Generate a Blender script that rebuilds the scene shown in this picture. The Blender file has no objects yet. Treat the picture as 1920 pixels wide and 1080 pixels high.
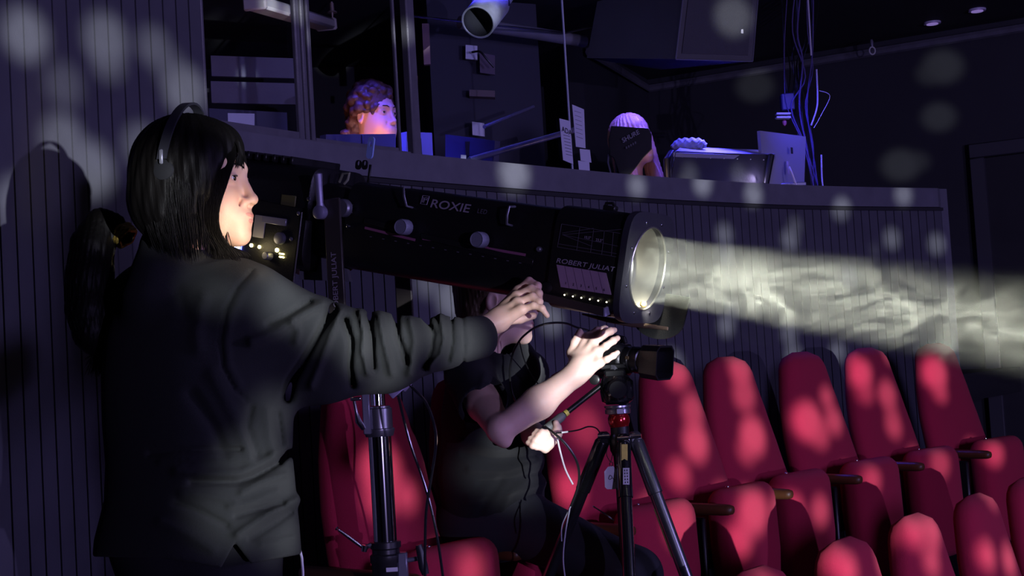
import bpy, bmesh, math, random
import numpy as np
from mathutils import Vector, Matrix
random.seed(7)
SC = bpy.context.scene
COL = SC.collection
R_ = math.radians
# ------------------------------------------------------------------ camera
FPX = 2700.0
EYE = Vector((0, 0, 1.10))
PITCH, ROLL = math.atan(143 / FPX), 0.06
_F = Vector((0, math.cos(PITCH), math.sin(PITCH)))
_U0 = Vector((0, -math.sin(PITCH), math.cos(PITCH)))
_X = Vector((1, 0, 0))
_U = (_U0 * math.cos(ROLL) + _X * math.sin(ROLL)).normalized()
_R = (_X * math.cos(ROLL) - _U0 * math.sin(ROLL)).normalized()
cam_data = bpy.data.cameras.new('camera')
cam_data.sensor_width = 36.0
cam_data.lens = FPX / 1920 * 36.0
cam_data.clip_start = 0.05
cam_data.clip_end = 100
cam = bpy.data.objects.new('camera', cam_data)
COL.objects.link(cam)
M = Matrix((( _R.x, _U.x, -_F.x, EYE.x), (_R.y, _U.y, -_F.y, EYE.y), (_R.z, _U.z, -_F.z, EYE.z), (0, 0, 0, 1)))
cam.matrix_world = M
SC.camera = cam


def ray(px, py):
    return (_F + _R * ((px - 960) / FPX) - _U * ((py - 540) / FPX))


def P(px, py, d):
    """world point seen at a pixel of the photograph, at world depth Y = d"""
    r = ray(px, py)
    return EYE + r * (d / r.y)


def PZ(px, py, z):
    r = ray(px, py)
    return EYE + r * ((z - EYE.z) / r.z)


# ------------------------------------------------------------------ look
SC.view_settings.view_transform = 'Standard'
SC.view_settings.look = 'None'
SC.view_settings.gamma = 1.0
SC.view_settings.exposure = 0.0
SC.view_settings.use_curve_mapping = False
SC.cycles.use_denoising = True
SC.cycles.max_bounces = 6
SC.cycles.diffuse_bounces = 3
SC.cycles.glossy_bounces = 3
SC.cycles.transmission_bounces = 6
SC.cycles.transparent_max_bounces = 12
SC.cycles.volume_bounces = 0
SC.cycles.sample_clamp_indirect = 4.0
SC.cycles.volume_step_rate = 0.12
SC.cycles.volume_max_steps = 256
world = bpy.data.worlds.new('world')
SC.world = world
world.use_nodes = True
world.node_tree.nodes['Background'].inputs[0].default_value = (0.13, 0.11, 0.34, 1)
world.node_tree.nodes['Background'].inputs[1].default_value = 0.010


def W_ray_ledge(px, y):
    return PZ(px, y, 1.88)


# ------------------------------------------------------------------ lights of the hall
def light(name, typ, loc, energy, color=(1, 1, 1), target=None, **kw):
    d = bpy.data.lights.new(name, typ)
    d.energy = energy
    d.color = color
    for k, v in kw.items():
        setattr(d, k, v)
    o = bpy.data.objects.new(name, d)
    COL.objects.link(o)
    o.location = loc
    if target is not None:
        o.rotation_euler = (Vector(target) - Vector(loc)).to_track_quat('-Z', 'Y').to_euler()
    return o


# wall curve (pixel column, ledge row, for the balcony back wall) -> plan points
LEDGE = [(-260, 110), (0, 163), (200, 207), (390, 240), (600, 270), (780, 291), (1000, 312), (1200, 331), (1450, 347), (1620, 352), (1762, 354)]


def ledge_y(px):
    xs = [a for a, b in LEDGE]
    ys = [b for a, b in LEDGE]
    return float(np.interp(px, xs, ys))


def wall_pt(px):
    p = W_ray_ledge(px, ledge_y(px))
    return Vector((p.x, p.y, 0))


def on_wall(px, py, off=0.0):
    """point of the slatted wall seen at pixel (px, py)"""
    lo, hi = -250.0, 1761.0
    # march over the plan curve: find param q whose column passes through the pixel's ray
    best = None
    r = ray(px, py)
    for k in range(0, 400):
        q = lo + (hi - lo) * k / 399
        w = wall_pt(q)
        e = w.x - r.x * (w.y / r.y)
        if best is None or abs(e) < best[0]:
            best = (abs(e), w)
    w = best[1]
    return P(px, py, w.y - off)


LIGHT_POS = Vector((3.5, -4.3, 0.80))
# white flecks of the moving light: pixel, depth (0 = the slatted wall), radius in pixels across / along
FLECKS = [
    (48, 65, 0, 46, 1.0), (197, 75, 0, 46, .8), (202, 115, 0, 36, .5), (290, 88, 0, 36, .5), (345, 170, 0, 44, .9), (320, 130, 0, 36, .4), (118, 262, 0, 44, .8),
    (168, 318, 0, 50, .95), (265, 275, 0, 40, .6), (38, 380, 0, 44, .95), (30, 440, 0, 40, .5), (120, 160, 0, 40, .35),
    (690, 545, 0, 34, 1.1), (740, 540, 0, 30, .9), (850, 560, 0, 36, 1.0), (800, 530, 0, 26, .6), (1035, 600, 0, 26, .9), (990, 680, 0, 20, .3),
    (960, 325, 0, 34, 1.1), (1190, 350, 0, 20, .9), (1313, 345, 0, 20, 1.1), (1408, 366, 0, 20, 1.0), (1575, 392, 0, 19, .9), (1690, 366, 0, 19, .8),
    (1358, 440, 0, 19, .9), (1360, 480, 0, 19, .8), (1480, 450, 0, 19, .9), (1490, 425, 0, 16, .5), (1592, 520, 0, 19, .8), (1672, 448, 0, 18, .9), (1756, 458, 0, 18, .9),
    (1362, 610, 0, 19, 1.0), (1372, 585, 0, 17, .6), (1478, 625, 0, 18, .9), (1486, 665, 0, 19, .9), (1570, 660, 0, 18, .9), (1425, 740, 0, 18, .8), (1640, 470, 0, 12, .2),
    (1250, 560, 0, 16, .5), (1160, 420, 0, 16, .4), (1280, 480, 0, 14, .4),
    # booth and right hand wall
    (505, 12, 6.4, 20, 1.3), (540, 26, 6.6, 18, .9), (1305, 325, 6.6, 18, .8), (1385, 328, 6.9, 18, .8), (760, 60, 5.2, 16, .8), (598, 70, 4.9, 16, .8), (560, 20, 4.8, 16, .8),
    (1400, 165, 9.8, 34, .45), (1335, 40, 7.2, 34, .8), (915, 20, 6.0, 34, 1.2), (1800, 120, 8.7, 38, .45), (1780, 132, 8.7, 26, .3), (1795, 215, 8.7, 32, .4), (1725, 306, 8.8, 36, .5), (1750, 300, 8.8, 24, .3),
    # seats
    (1262, 690, 5.2, 34, 1.0), (1300, 770, 5.2, 30, .8), (1318, 830, 5.1, 34, 1.1), (1280, 890, 5.0, 26, .8), (1385, 690, 5.6, 30, 1.0), (1408, 740, 5.5, 30, .8), (1440, 820, 5.4, 34, 1.2), (1415, 845, 5.4, 24, .7),
    (1505, 790, 5.9, 34, 1.2), (1530, 810, 5.9, 28, .8), (1580, 790, 5.9, 24, .9), (1608, 700, 6.3, 26, 1.2), (1615, 735, 6.3, 20, .6), (1675, 740, 6.3, 24, .9), (1700, 800, 6.2, 22, .8),
    (1750, 700, 6.7, 28, 1.3), (1758, 735, 6.7, 18, .8), (1700, 780, 6.2, 20, .6), (1415, 960, 4.95, 40, 1.1), (1385, 1010, 4.9, 30, .9), (1500, 960, 5.2, 30, .9), (1560, 960, 5.3, 26, .8), (1635, 900, 5.7, 24, .8),
    (1770, 870, 6.1, 26, .7), (1860, 850, 6.5, 22, .9), (1250, 980, 4.7, 40, .8), (1270, 950, 4.7, 24, .6),
    (1700, 985, 4.3, 34, .9), (1740, 1050, 4.3, 28, .7), (1545, 1060, 3.9, 30, .9), (1840, 1040, 4.7, 24, .9), (1890, 1050, 4.8, 26, .9), (1405, 1075, 3.5, 26, .5),
    (700, 880, 4.0, 42, 1.0), (690, 930, 4.0, 34, .8), (760, 930, 4.0, 26, .7), (860, 1065, 3.9, 34, .6), (1075, 800, 4.8, 34, .4), (1020, 910, 4.8, 30, .8),
    # people
    (500, 560, 2.75, 46, 1.3), (560, 600, 2.8, 42, 1.1), (640, 640, 2.85, 46, 1.4), (720, 630, 2.9, 42, 1.2), (700, 700, 2.9, 36, .8), (790, 620, 3.0, 34, 1.0), (870, 640, 3.0, 44, 1.0), (470, 780, 2.8, 44, .5), (430, 870, 2.8, 60, .8), (500, 900, 2.8, 46, .8), (380, 950, 2.8, 60, .7),
    (500, 1000, 2.8, 44, .7), (390, 540, 2.7, 36, .7), (1120, 670, 3.65, 50, 1.6), (1040, 740, 3.65, 40, .8), (960, 590, 3.15, 44, .5), (1000, 700, 3.8, 30, .6), (1010, 830, 3.7, 30, 1.5), (985, 900, 3.9, 50, .6), (920, 880, 3.9, 40, .6),
]


def fleck_light():
    """the hall's moving white light: a violet wash carrying soft round flecks, thrown from the stage below"""
    o = light('stage_wash_light', 'SPOT', LIGHT_POS, 6500.0, (1, 1, 1), target=(0.4, 5, 1.1), spot_size=R_(60), spot_blend=.3, shadow_soft_size=.035)
    d = o.data
    d.use_nodes = True
    nt = d.node_tree
    em = nt.nodes['Emission']
    geo = nt.nodes.new('ShaderNodeNewGeometry')
    acc = None
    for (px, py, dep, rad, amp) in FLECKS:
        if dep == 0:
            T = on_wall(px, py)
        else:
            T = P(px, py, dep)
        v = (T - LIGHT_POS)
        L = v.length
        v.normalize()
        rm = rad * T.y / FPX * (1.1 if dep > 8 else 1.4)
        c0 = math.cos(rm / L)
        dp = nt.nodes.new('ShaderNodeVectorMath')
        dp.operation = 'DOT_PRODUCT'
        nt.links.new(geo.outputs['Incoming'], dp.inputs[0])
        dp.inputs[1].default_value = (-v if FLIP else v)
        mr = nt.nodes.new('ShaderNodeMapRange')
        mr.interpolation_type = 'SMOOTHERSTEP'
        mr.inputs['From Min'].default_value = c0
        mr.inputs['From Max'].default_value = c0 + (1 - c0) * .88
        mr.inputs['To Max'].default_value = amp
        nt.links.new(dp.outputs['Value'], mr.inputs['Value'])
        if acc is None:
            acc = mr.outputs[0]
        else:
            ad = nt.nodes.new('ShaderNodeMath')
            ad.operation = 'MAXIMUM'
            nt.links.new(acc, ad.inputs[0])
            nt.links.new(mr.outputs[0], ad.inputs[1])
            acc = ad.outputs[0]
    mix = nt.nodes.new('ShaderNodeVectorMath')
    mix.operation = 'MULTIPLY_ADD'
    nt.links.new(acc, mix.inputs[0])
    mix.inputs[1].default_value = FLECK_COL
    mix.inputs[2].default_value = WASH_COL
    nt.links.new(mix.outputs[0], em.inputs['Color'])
    return o


FLIP = False
FLECK_COL = (.86, .90, .92)
WASH_COL = (.050, .040, .095)
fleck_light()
# overhead cool fill from the auditorium, blue work light over the desks of the booth
light('auditorium_fill_light', 'AREA', (3.8, 2.6, 4.2), 150, (.58, .80, .92), target=(-.35, 2.95, 1.2), shape='DISK', size=.5, spread=R_(30))
light('violet_side_light', 'AREA', (4.6, 1.0, 1.6), 88, (.46, .37, 1.0), target=(.3, 4.6, 1.1), shape='DISK', size=.9)


# ------------------------------------------------------------------ materials
MATS = {}


def mat(name, color=(.5, .5, .5), rough=.5, metal=0.0, bump=0.0, bscale=80.0, var=0.0, vscale=6.0, spec=.5, sheen=0.0, coat=0.0, emit=None, estr=0.0, alpha=None, trans=0.0, sss=0.0, stretch=None, detail=3.0):
    if name in MATS:
        return MATS[name]
    m = bpy.data.materials.new(name)
    m.use_nodes = True
    nt = m.node_tree
    b = nt.nodes['Principled BSDF']
    b.inputs['Base Color'].default_value = (*color, 1)
    b.inputs['Roughness'].default_value = rough
    b.inputs['Metallic'].default_value = metal
    b.inputs['Specular IOR Level'].default_value = spec
    b.inputs['Sheen Weight'].default_value = sheen
    b.inputs['Coat Weight'].default_value = coat
    b.inputs['Transmission Weight'].default_value = trans
    if sss:
        b.inputs['Subsurface Weight'].default_value = sss
        b.inputs['Subsurface Radius'].default_value = (.012, .005, .003)
        b.inputs['Subsurface Scale'].default_value = 1.0
    if emit:
        b.inputs['Emission Color'].default_value = (*emit, 1)
        b.inputs['Emission Strength'].default_value = estr
    tc = nt.nodes.new('ShaderNodeTexCoord')
    src = tc.outputs['Object']
    if stretch:
        mp = nt.nodes.new('ShaderNodeMapping')
        mp.inputs['Scale'].default_value = stretch
        nt.links.new(src, mp.inputs[0])
        src = mp.outputs[0]
    n = nt.nodes.new('ShaderNodeTexNoise')
    n.inputs['Scale'].default_value = vscale
    n.inputs['Detail'].default_value = detail
    nt.links.new(src, n.inputs[0])
    if var:
        mx = nt.nodes.new('ShaderNodeMix')
        mx.data_type = 'RGBA'
        mx.inputs[6].default_value = (*[c * (1 - var) for c in color], 1)
        mx.inputs[7].default_value = (*[min(1, c * (1 + var)) for c in color], 1)
        nt.links.new(n.outputs[0], mx.inputs[0])
        nt.links.new(mx.outputs[2], b.inputs['Base Color'])
    if bump:
        n2 = nt.nodes.new('ShaderNodeTexNoise')
        n2.inputs['Scale'].default_value = bscale
        n2.inputs['Detail'].default_value = 4
        nt.links.new(src, n2.inputs[0])
        bp = nt.nodes.new('ShaderNodeBump')
        bp.inputs['Strength'].default_value = min(1, bump)
        bp.inputs['Distance'].default_value = .002
        nt.links.new(n2.outputs[0], bp.inputs['Height'])
        nt.links.new(bp.outputs[0], b.inputs['Normal'])
    MATS[name] = m
    return m


def glass_mat(name, tint=(1, 1, 1), rough=.02, refl=.5):
    """thin pane: mostly see-through, mirror-like at a slant"""
    m = bpy.data.materials.new(name)
    m.use_nodes = True
    nt = m.node_tree
    nt.nodes.clear()
    out = nt.nodes.new('ShaderNodeOutputMaterial')
    tr = nt.nodes.new('ShaderNodeBsdfTransparent')
    tr.inputs[0].default_value = (*tint, 1)
    gl = nt.nodes.new('ShaderNodeBsdfGlossy')
    gl.inputs['Roughness'].default_value = rough
    fr = nt.nodes.new('ShaderNodeLayerWeight')
    fr.inputs['Blend'].default_value = .35
    pw = nt.nodes.new('ShaderNodeMath')
    pw.operation = 'POWER'
    pw.inputs[1].default_value = 3.0
    nt.links.new(fr.outputs['Facing'], pw.inputs[0])
    mu = nt.nodes.new('ShaderNodeMath')
    mu.operation = 'MULTIPLY_ADD'
    mu.inputs[1].default_value = refl
    mu.inputs[2].default_value = .03
    mu.use_clamp = True
    nt.links.new(pw.outputs[0], mu.inputs[0])
    mx = nt.nodes.new('ShaderNodeMixShader')
    nt.links.new(mu.outputs[0], mx.inputs[0])
    nt.links.new(tr.outputs[0], mx.inputs[1])
    nt.links.new(gl.outputs[0], mx.inputs[2])
    nt.links.new(mx.outputs[0], out.inputs[0])
    MATS[name] = m
    return m


# ------------------------------------------------------------------ objects
WM = {}


def tag(o, label=None, cat=None, group=None, kind=None):
    if label: o['label'] = label
    if cat: o['category'] = cat
    if group: o['group'] = group
    if kind: o['kind'] = kind
    return o


def empty(name, loc, label=None, cat=None, group=None, rz=0.0, mtx=None):
    o = bpy.data.objects.new(name, None)
    o.empty_display_size = .1
    COL.objects.link(o)
    m = mtx if mtx is not None else Matrix.Translation(Vector(loc)) @ Matrix.Rotation(rz, 4, 'Z')
    o.matrix_world = m
    WM[o.name] = m.copy()
    return tag(o, label, cat, group)


def link_mesh(name, verts, faces, material, parent=None, local=False, smooth=True, sharp=40):
    me = bpy.data.meshes.new(name)
    if isinstance(verts, np.ndarray):
        v = verts
    else:
        v = np.array([tuple(a) for a in verts], dtype=float)
    if parent is not None:
        wm = WM[parent.name]
        if not local:
            inv = np.array(wm.inverted())
            v = v @ inv[:3, :3].T + inv[:3, 3]
    me.from_pydata([tuple(a) for a in v], [], faces if isinstance(faces, list) else [tuple(int(i) for i in f) for f in faces])
    if len(me.polygons) < 20000:
        bm = bmesh.new()
        bm.from_mesh(me)
        bmesh.ops.recalc_face_normals(bm, faces=bm.faces)
        bm.to_mesh(me)
        bm.free()
    me.update()
    if smooth:
        me.polygons.foreach_set('use_smooth', [True] * len(me.polygons))
        if sharp:
            me.set_sharp_from_angle(angle=R_(sharp))
    if material: me.materials.append(material)
    o = bpy.data.objects.new(name, me)
    COL.objects.link(o)
    if parent is not None:
        o.parent = parent
        WM[o.name] = WM[parent.name].copy()
    else:
        WM[o.name] = Matrix.Identity(4)
    return o


def basis(d):
    d = Vector(d).normalized()
    a = Vector((0, 0, 1)) if abs(d.z) < .9 else Vector((1, 0, 0))
    u = d.cross(a).normalized()
    return u, d.cross(u).normalized(), d


class MB:
    def __init__(s, xf=None):
        s.v, s.f, s.xf = [], [], xf

    def add(s, vs, fs):
        n = len(s.v)
        if s.xf is not None:
            vs = [s.xf @ Vector(a) for a in vs]
        s.v += [Vector(a) for a in vs]
        s.f += [tuple(n + i for i in f) for f in fs]
        return s

    def box(s, c, size, rot=None, bevel=0.0):
        """box, optionally with chamfered edges"""
        hx, hy, hz = size[0] / 2, size[1] / 2, size[2] / 2
        b = min(bevel, hx * .95, hy * .95, hz * .95)
        c = Vector(c)
        rm = rot if rot is not None else Matrix.Identity(3)
        if b <= 0:
            vs = [Vector((x, y, z)) for x in (-hx, hx) for y in (-hy, hy) for z in (-hz, hz)]
            fs = [(0, 1, 3, 2), (4, 6, 7, 5), (0, 4, 5, 1), (2, 3, 7, 6), (0, 2, 6, 4), (1, 5, 7, 3)]
        else:
            vs, idx = [], {}
            for i, x in enumerate((-1, 1)):
                for j, y in enumerate((-1, 1)):
                    for k, z in enumerate((-1, 1)):
                        for a in range(3):
                            p = [x * (hx - b), y * (hy - b), z * (hz - b)]
                            p[a] = (x * hx, y * hy, z * hz)[a]
                            idx[(i, j, k, a)] = len(vs)
                            vs.append(Vector(p))
            fs = []
            for a in range(3):
                o1, o2 = [q for q in range(3) if q != a]
                for sgn in (0, 1):
                    q = []
                    for (u, w) in ((0, 0), (1, 0), (1, 1), (0, 1)):
                        t = [0, 0, 0]
                        t[a], t[o1], t[o2] = sgn, u, w
                        q.append(idx[(*t, a)])
                    fs.append(tuple(q))
            for a in range(3):
                for b_ in range(a + 1, 3):
                    c_ = 3 - a - b_
                    for sa in (0, 1):
                        for sb in (0, 1):
                            q = []
                            for (sc, ax) in ((0, a), (0, b_), (1, b_), (1, a)):
                                t = [0, 0, 0]
                                t[a], t[b_], t[c_] = sa, sb, sc
                                q.append(idx[(*t, ax)])
                            fs.append(tuple(q))
            for i in (0, 1):
                for j in (0, 1):
                    for k in (0, 1):
                        fs.append(tuple(idx[(i, j, k, a)] for a in range(3)))
        s.add([c + rm @ a for a in vs], fs)
        return s

    def tube(s, pts, r, n=10, closed=False, caps=True):
        pts = [Vector(p) for p in pts]
        m = len(pts)
        rr = r if isinstance(r, (list, tuple)) else [r] * m
        u = None
        vs, fs = [], []
        for i in range(m):
            if closed:
                d = pts[(i + 1) % m] - pts[i - 1]
            else:
                d = pts[min(i + 1, m - 1)] - pts[max(i - 1, 0)]
            if d.length < 1e-9: d = Vector((0, 0, 1))
            d.normalize()
            if u is None:
                u, w, _ = basis(d)
            else:
                u = (u - d * u.dot(d))
                if u.length < 1e-6: u, w, _ = basis(d)
                u.normalize()
                w = d.cross(u)
            w = d.cross(u).normalized()
            for k in range(n):
                a = 2 * math.pi * k / n
                vs.append(pts[i] + (u * math.cos(a) + w * math.sin(a)) * rr[i])
        L = m if closed else m - 1
        for i in range(L):
            for k in range(n):
                a, b = i * n + k, i * n + (k + 1) % n
                c, d_ = ((i + 1) % m) * n + (k + 1) % n, ((i + 1) % m) * n + k
                fs.append((a, b, c, d_))
        if caps and not closed:
            fs.append(tuple(range(n))[::-1])
            fs.append(tuple((m - 1) * n + k for k in range(n)))
        return s.add(vs, fs)

    def lathe(s, prof, origin, axis, n=32, caps=True):
        """prof: (distance along the axis, radius)"""
        u, w, d = basis(axis)
        o = Vector(origin)
        vs, fs = [], []
        for (t, r) in prof:
            for k in range(n):
                a = 2 * math.pi * k / n
                vs.append(o + d * t + (u * math.cos(a) + w * math.sin(a)) * max(r, 1e-5))
        for i in range(len(prof) - 1):
            for k in range(n):
                fs.append((i * n + k, i * n + (k + 1) % n, (i + 1) * n + (k + 1) % n, (i + 1) * n + k))
        if caps:
            fs.append(tuple(range(n))[::-1])
            fs.append(tuple((len(prof) - 1) * n + k for k in range(n)))
        return s.add(vs, fs)

    def rings(s, rings, closed_ring=True, caps=True):
        n = len(rings[0])
        vs = [p for r in rings for p in r]
        fs = []
        for i in range(len(rings) - 1):
            for k in range(n if closed_ring else n - 1):
                fs.append((i * n + k, i * n + (k + 1) % n, (i + 1) * n + (k + 1) % n, (i + 1) * n + k))
        if caps:
            fs.append(tuple(range(n))[::-1])
            fs.append(tuple((len(rings) - 1) * n + k for k in range(n)))
        return s.add(vs, fs)

    def plate(s, outline, o, ex, ey, thick):
        """flat outline (2-D points) in the plane o + x*ex + y*ey, given a thickness along ex x ey"""
        ex, ey = Vector(ex), Vector(ey)
        nz = ex.cross(ey).normalized()
        n = len(outline)
        a = [Vector(o) + ex * p[0] + ey * p[1] for p in outline]
        b = [p + nz * thick for p in a]
        fs = [tuple(range(n))[::-1], tuple(range(n, 2 * n))]
        fs += [(k, (k + 1) % n, n + (k + 1) % n, n + k) for k in range(n)]
        return s.add(a + b, fs)

    def build(s, name, m, parent=None, local=False, smooth=True, sharp=40, **kw):
        o = link_mesh(name, s.v, s.f, m, parent, local, smooth, sharp)
        if kw: tag(o, **kw)
        return o


def supell(cx, cy, a, b, e=2.6, n=28):
    out = []
    for k in range(n):
        t = 2 * math.pi * k / n
        c, s_ = math.cos(t), math.sin(t)
        out.append((cx + a * math.copysign(abs(c) ** (2 / e), c), cy + b * math.copysign(abs(s_) ** (2 / e), s_)))
    return out


def text_mesh(name, body, size, origin, ex, ey, material, parent, thick=.0006, shear=0.0, space=1.0, align='LEFT', yscale=1.0):
    c = bpy.data.curves.new(name, 'FONT')
    c.body = body
    c.size = size
    c.extrude = 0
    c.shear = shear
    c.space_character = space
    c.align_x = align
    c.offset = size * .012
    t = bpy.data.objects.new(name, c)
    COL.objects.link(t)
    dg = bpy.context.evaluated_depsgraph_get()
    me = bpy.data.meshes.new_from_object(t.evaluated_get(dg))
    ex, ey = Vector(ex).normalized(), Vector(ey).normalized()
    nz = ex.cross(ey)
    vs = [Vector(origin) + ex * v.co.x + ey * v.co.y * yscale + nz * thick for v in me.vertices]
    fs = [tuple(p.vertices) for p in me.polygons]
    bpy.data.objects.remove(t)
    bpy.data.curves.remove(c)
    return link_mesh(name, vs, fs, material, parent, smooth=False)


def copy_tree(o, parent=None):
    c = o.copy()
    COL.objects.link(c)
    c.parent = parent
    for ch in list(o.children):
        copy_tree(ch, c)
    return c


def spline(pts, n=8):
    pts = [Vector(p) for p in pts]
    out = []
    for i in range(len(pts) - 1):
        p0, p1, p2, p3 = pts[max(i - 1, 0)], pts[i], pts[i + 1], pts[min(i + 2, len(pts) - 1)]
        for k in range(n):
            t = k / n
            out.append(.5 * ((2 * p1) + (p2 - p0) * t + (2 * p0 - 5 * p1 + 4 * p2 - p3) * t * t + (3 * p1 - p0 - 3 * p2 + p3) * t ** 3))
    out.append(pts[-1])
    return out


# ------------------------------------------------------------------ smooth organic surfaces
def sd_cap(p, a, b, ra, rb):
    a, b = np.array(a), np.array(b)
    ab = b - a
    t = np.clip(((p - a) @ ab) / max(ab @ ab, 1e-12), 0, 1)
    return np.linalg.norm(p - a - t[:, None] * ab, axis=1) - (ra + (rb - ra) * t)


def sd_ell(p, c, r, rot=None):
    q = p - np.array(c)
    if rot is not None:
        q = q @ np.array(rot)
    r = np.array(r)
    k0 = np.linalg.norm(q / r, axis=1)
    k1 = np.linalg.norm(q / (r * r), axis=1)
    return k0 * (k0 - 1) / np.maximum(k1, 1e-9)


def sd_box(p, c, h, rad, rot=None):
    q = p - np.array(c)
    if rot is not None:
        q = q @ np.array(rot)
    q = np.abs(q) - (np.array(h) - rad)
    return np.linalg.norm(np.maximum(q, 0), axis=1) + np.minimum(q.max(axis=1), 0) - rad


def smin(a, b, k):
    h = np.clip(.5 + .5 * (b - a) / k, 0, 1)
    return b * (1 - h) + a * h - k * h * (1 - h)


def smax(a, b, k):
    return -smin(-a, -b, k)


def sd_chain(p, pts, rs, k=.0):
    d = None
    for i in range(len(pts) - 1):
        e = sd_cap(p, pts[i], pts[i + 1], rs[i], rs[i + 1])
        d = e if d is None else (smin(d, e, k) if k else np.minimum(d, e))
    return d


def join_vf(parts):
    vs, fs, n = [], [], 0
    for v, f in parts:
        vs.append(np.asarray(v, float))
        fs += [tuple(i + n for i in q) for q in f]
        n += len(v)
    return np.concatenate(vs), fs


def sdf_mesh(name, fn, lo, hi, vox, material, parent=None, local=False):
    v, f = sdf_vf(fn, lo, hi, vox)
    return link_mesh(name, v, f, material, parent, local, smooth=True, sharp=0)


def sdf_vf(fn, lo, hi, vox):
    import openvdb
    lo, hi = np.array(lo, float), np.array(hi, float)
    n = np.ceil((hi - lo) / vox).astype(int) + 1
    xs, ys, zs = [lo[i] + vox * np.arange(n[i]) for i in range(3)]
    # coarse pass, refine only near the surface
    st = 4
    arr = np.full(tuple(n), 1.0, dtype=np.float32)
    nb = [math.ceil(n[i] / st) for i in range(3)]
    cx, cy, cz = [lo[i] + vox * (np.arange(nb[i]) * st + (st - 1) / 2) for i in range(3)]
    G = np.stack(np.meshgrid(cx, cy, cz, indexing='ij'), -1).reshape(-1, 3)
    c = np.concatenate([fn(G[i:i + 200000]) for i in range(0, len(G), 200000)]).reshape(nb)
    big = np.repeat(np.repeat(np.repeat(c, st, 0), st, 1), st, 2)[:n[0], :n[1], :n[2]]
    arr[:] = big
    near = np.abs(big) < vox * st * 1.9 + .006
    I = np.argwhere(near)
    for i in range(0, len(I), 200000):
        J = I[i:i + 200000]
        pts = np.stack([xs[J[:, 0]], ys[J[:, 1]], zs[J[:, 2]]], 1)
        arr[J[:, 0], J[:, 1], J[:, 2]] = fn(pts)
    g = openvdb.FloatGrid(1.0)
    g.copyFromArray(arr)
    pts, tris, quads = g.convertToPolygons(isovalue=0.0, adaptivity=0.0)
    v = pts * vox + lo
    f = [tuple(int(a) for a in q[::-1]) for q in quads] + [tuple(int(a) for a in q[::-1]) for q in tris]
    return v.astype(float), f


# ------------------------------------------------------------------ palette
m_board = mat('black painted boards', (.085, .085, .105), .42, bump=.25, bscale=260, var=.18, vscale=9, spec=.45)
m_ledge = mat('dark painted ledge', (.135, .135, .165), .45, bump=.3, bscale=160, var=.2, vscale=14)
m_dark = mat('matt black paint', (.018, .018, .022), .7, bump=.15, bscale=120, var=.2)
m_wallR = mat('dark side wall paint', (.024, .025, .032), .75, bump=.3, bscale=180, var=.2, vscale=3)
m_floor = mat('black carpet', (.012, .012, .015), .95, bump=.8, bscale=500, var=.3, vscale=40)
m_frame = mat('painted window frame', (.12, .117, .14), .42, bump=.35, bscale=180, var=.25, vscale=20)
m_red = mat('red seat cloth', (.46, .024, .064), .9, bump=.9, bscale=900, var=.12, vscale=300, sheen=.06, spec=.12)
m_wood = mat('worn brown wood', (.10, .038, .014), .45, bump=.2, bscale=60, var=.35, vscale=12, stretch=(1, .12, 1))
m_blackmetal = mat('black metal', (.012, .012, .013), .38, spec=.5, var=.2, vscale=30)
m_steel = mat('bright steel', (.62, .62, .66), .22, 1.0, var=.08, vscale=30)
m_chrome = mat('chrome tube', (.78, .79, .80), .09, 1.0, var=.04, vscale=20)
m_white = mat('white enamel', (.72, .72, .74), .5, var=.06, vscale=10)
m_paper = mat('white paper', (.75, .75, .80), .8, var=.05, vscale=20)
m_ink = mat('black ink', (.02, .02, .025), .8)


def struct(o):
    o['kind'] = 'structure'
    return o


# ------------------------------------------------------------------ seats' plan and the tiers they stand on
SEAT_H = 1.08
ROW1 = [(672, 4.02), (872, 4.42), (1080, 4.80), (1243, 5.2), (1360, 5.6), (1500, 6.0), (1622, 6.4), (1752, 6.8)]
ROW2 = [(1182, 3.04), (1405, 3.47), (1575, 3.90), (1708, 4.35), (1828, 4.80), (1925, 5.25)]
row1 = [Vector((PZ(px, 668, 1.1).x if 0 else P(px, 668, d).x, d, 0)) for px, d in ROW1]
row2 = [Vector((P(px, 960, d).x, d, -.50)) for px, d in ROW2]
ALONG = Vector((.67, .742, 0)).normalized()
FWD = Vector((ALONG.y, -ALONG.x, 0))


def tier(name, s0, s1, q0, q1, z0, z1):
    """a step of the rake: s across the rows (towards the stage), q along them"""
    o = Vector((.56, 5.2, 0))
    a = [o + FWD * s + ALONG * q for (s, q) in ((s0, q0), (s1, q0), (s1, q1), (s0, q1))]
    vs = [Vector((p.x, p.y, z)) for z in (z0, z1) for p in a]
    fs = [(3, 2, 1, 0), (4, 5, 6, 7)] + [(k, (k + 1) % 4, 4 + (k + 1) % 4, 4 + k) for k in range(4)]
    return struct(link_mesh(name, vs, fs, m_floor, smooth=False))


tier('floor', -2.6, 1.0, -6, 6, -.3, 0)
tier('floor', 1.0, 2.1, -6, 6, -.8, -.50)
tier('floor', 2.1, 3.2, -6, 6, -1.3, -1.0)
tier('floor', 3.2, 12, -8, 8, -2.4, -2.1)

# ------------------------------------------------------------------ slatted wall below the ledge and beside the booth window
Z_LEDGE = 1.88
CEIL = 3.0


def wall_path(q0, q1, step=.012):
    pts = [wall_pt(q0 + (q1 - q0) * k / 300) for k in range(301)]
    out = [pts[0]]
    acc = 0
    res = [(0.0, pts[0])]
    for a, b in zip(pts, pts[1:]):
        acc += (b - a).length
        res.append((acc, b))
    return res


PATH = wall_path(-260, 1762)
PLEN = PATH[-1][0]
_ps = np.array([a for a, b in PATH])
_px = np.array([b.x for a, b in PATH])
_py = np.array([b.y for a, b in PATH])


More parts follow.
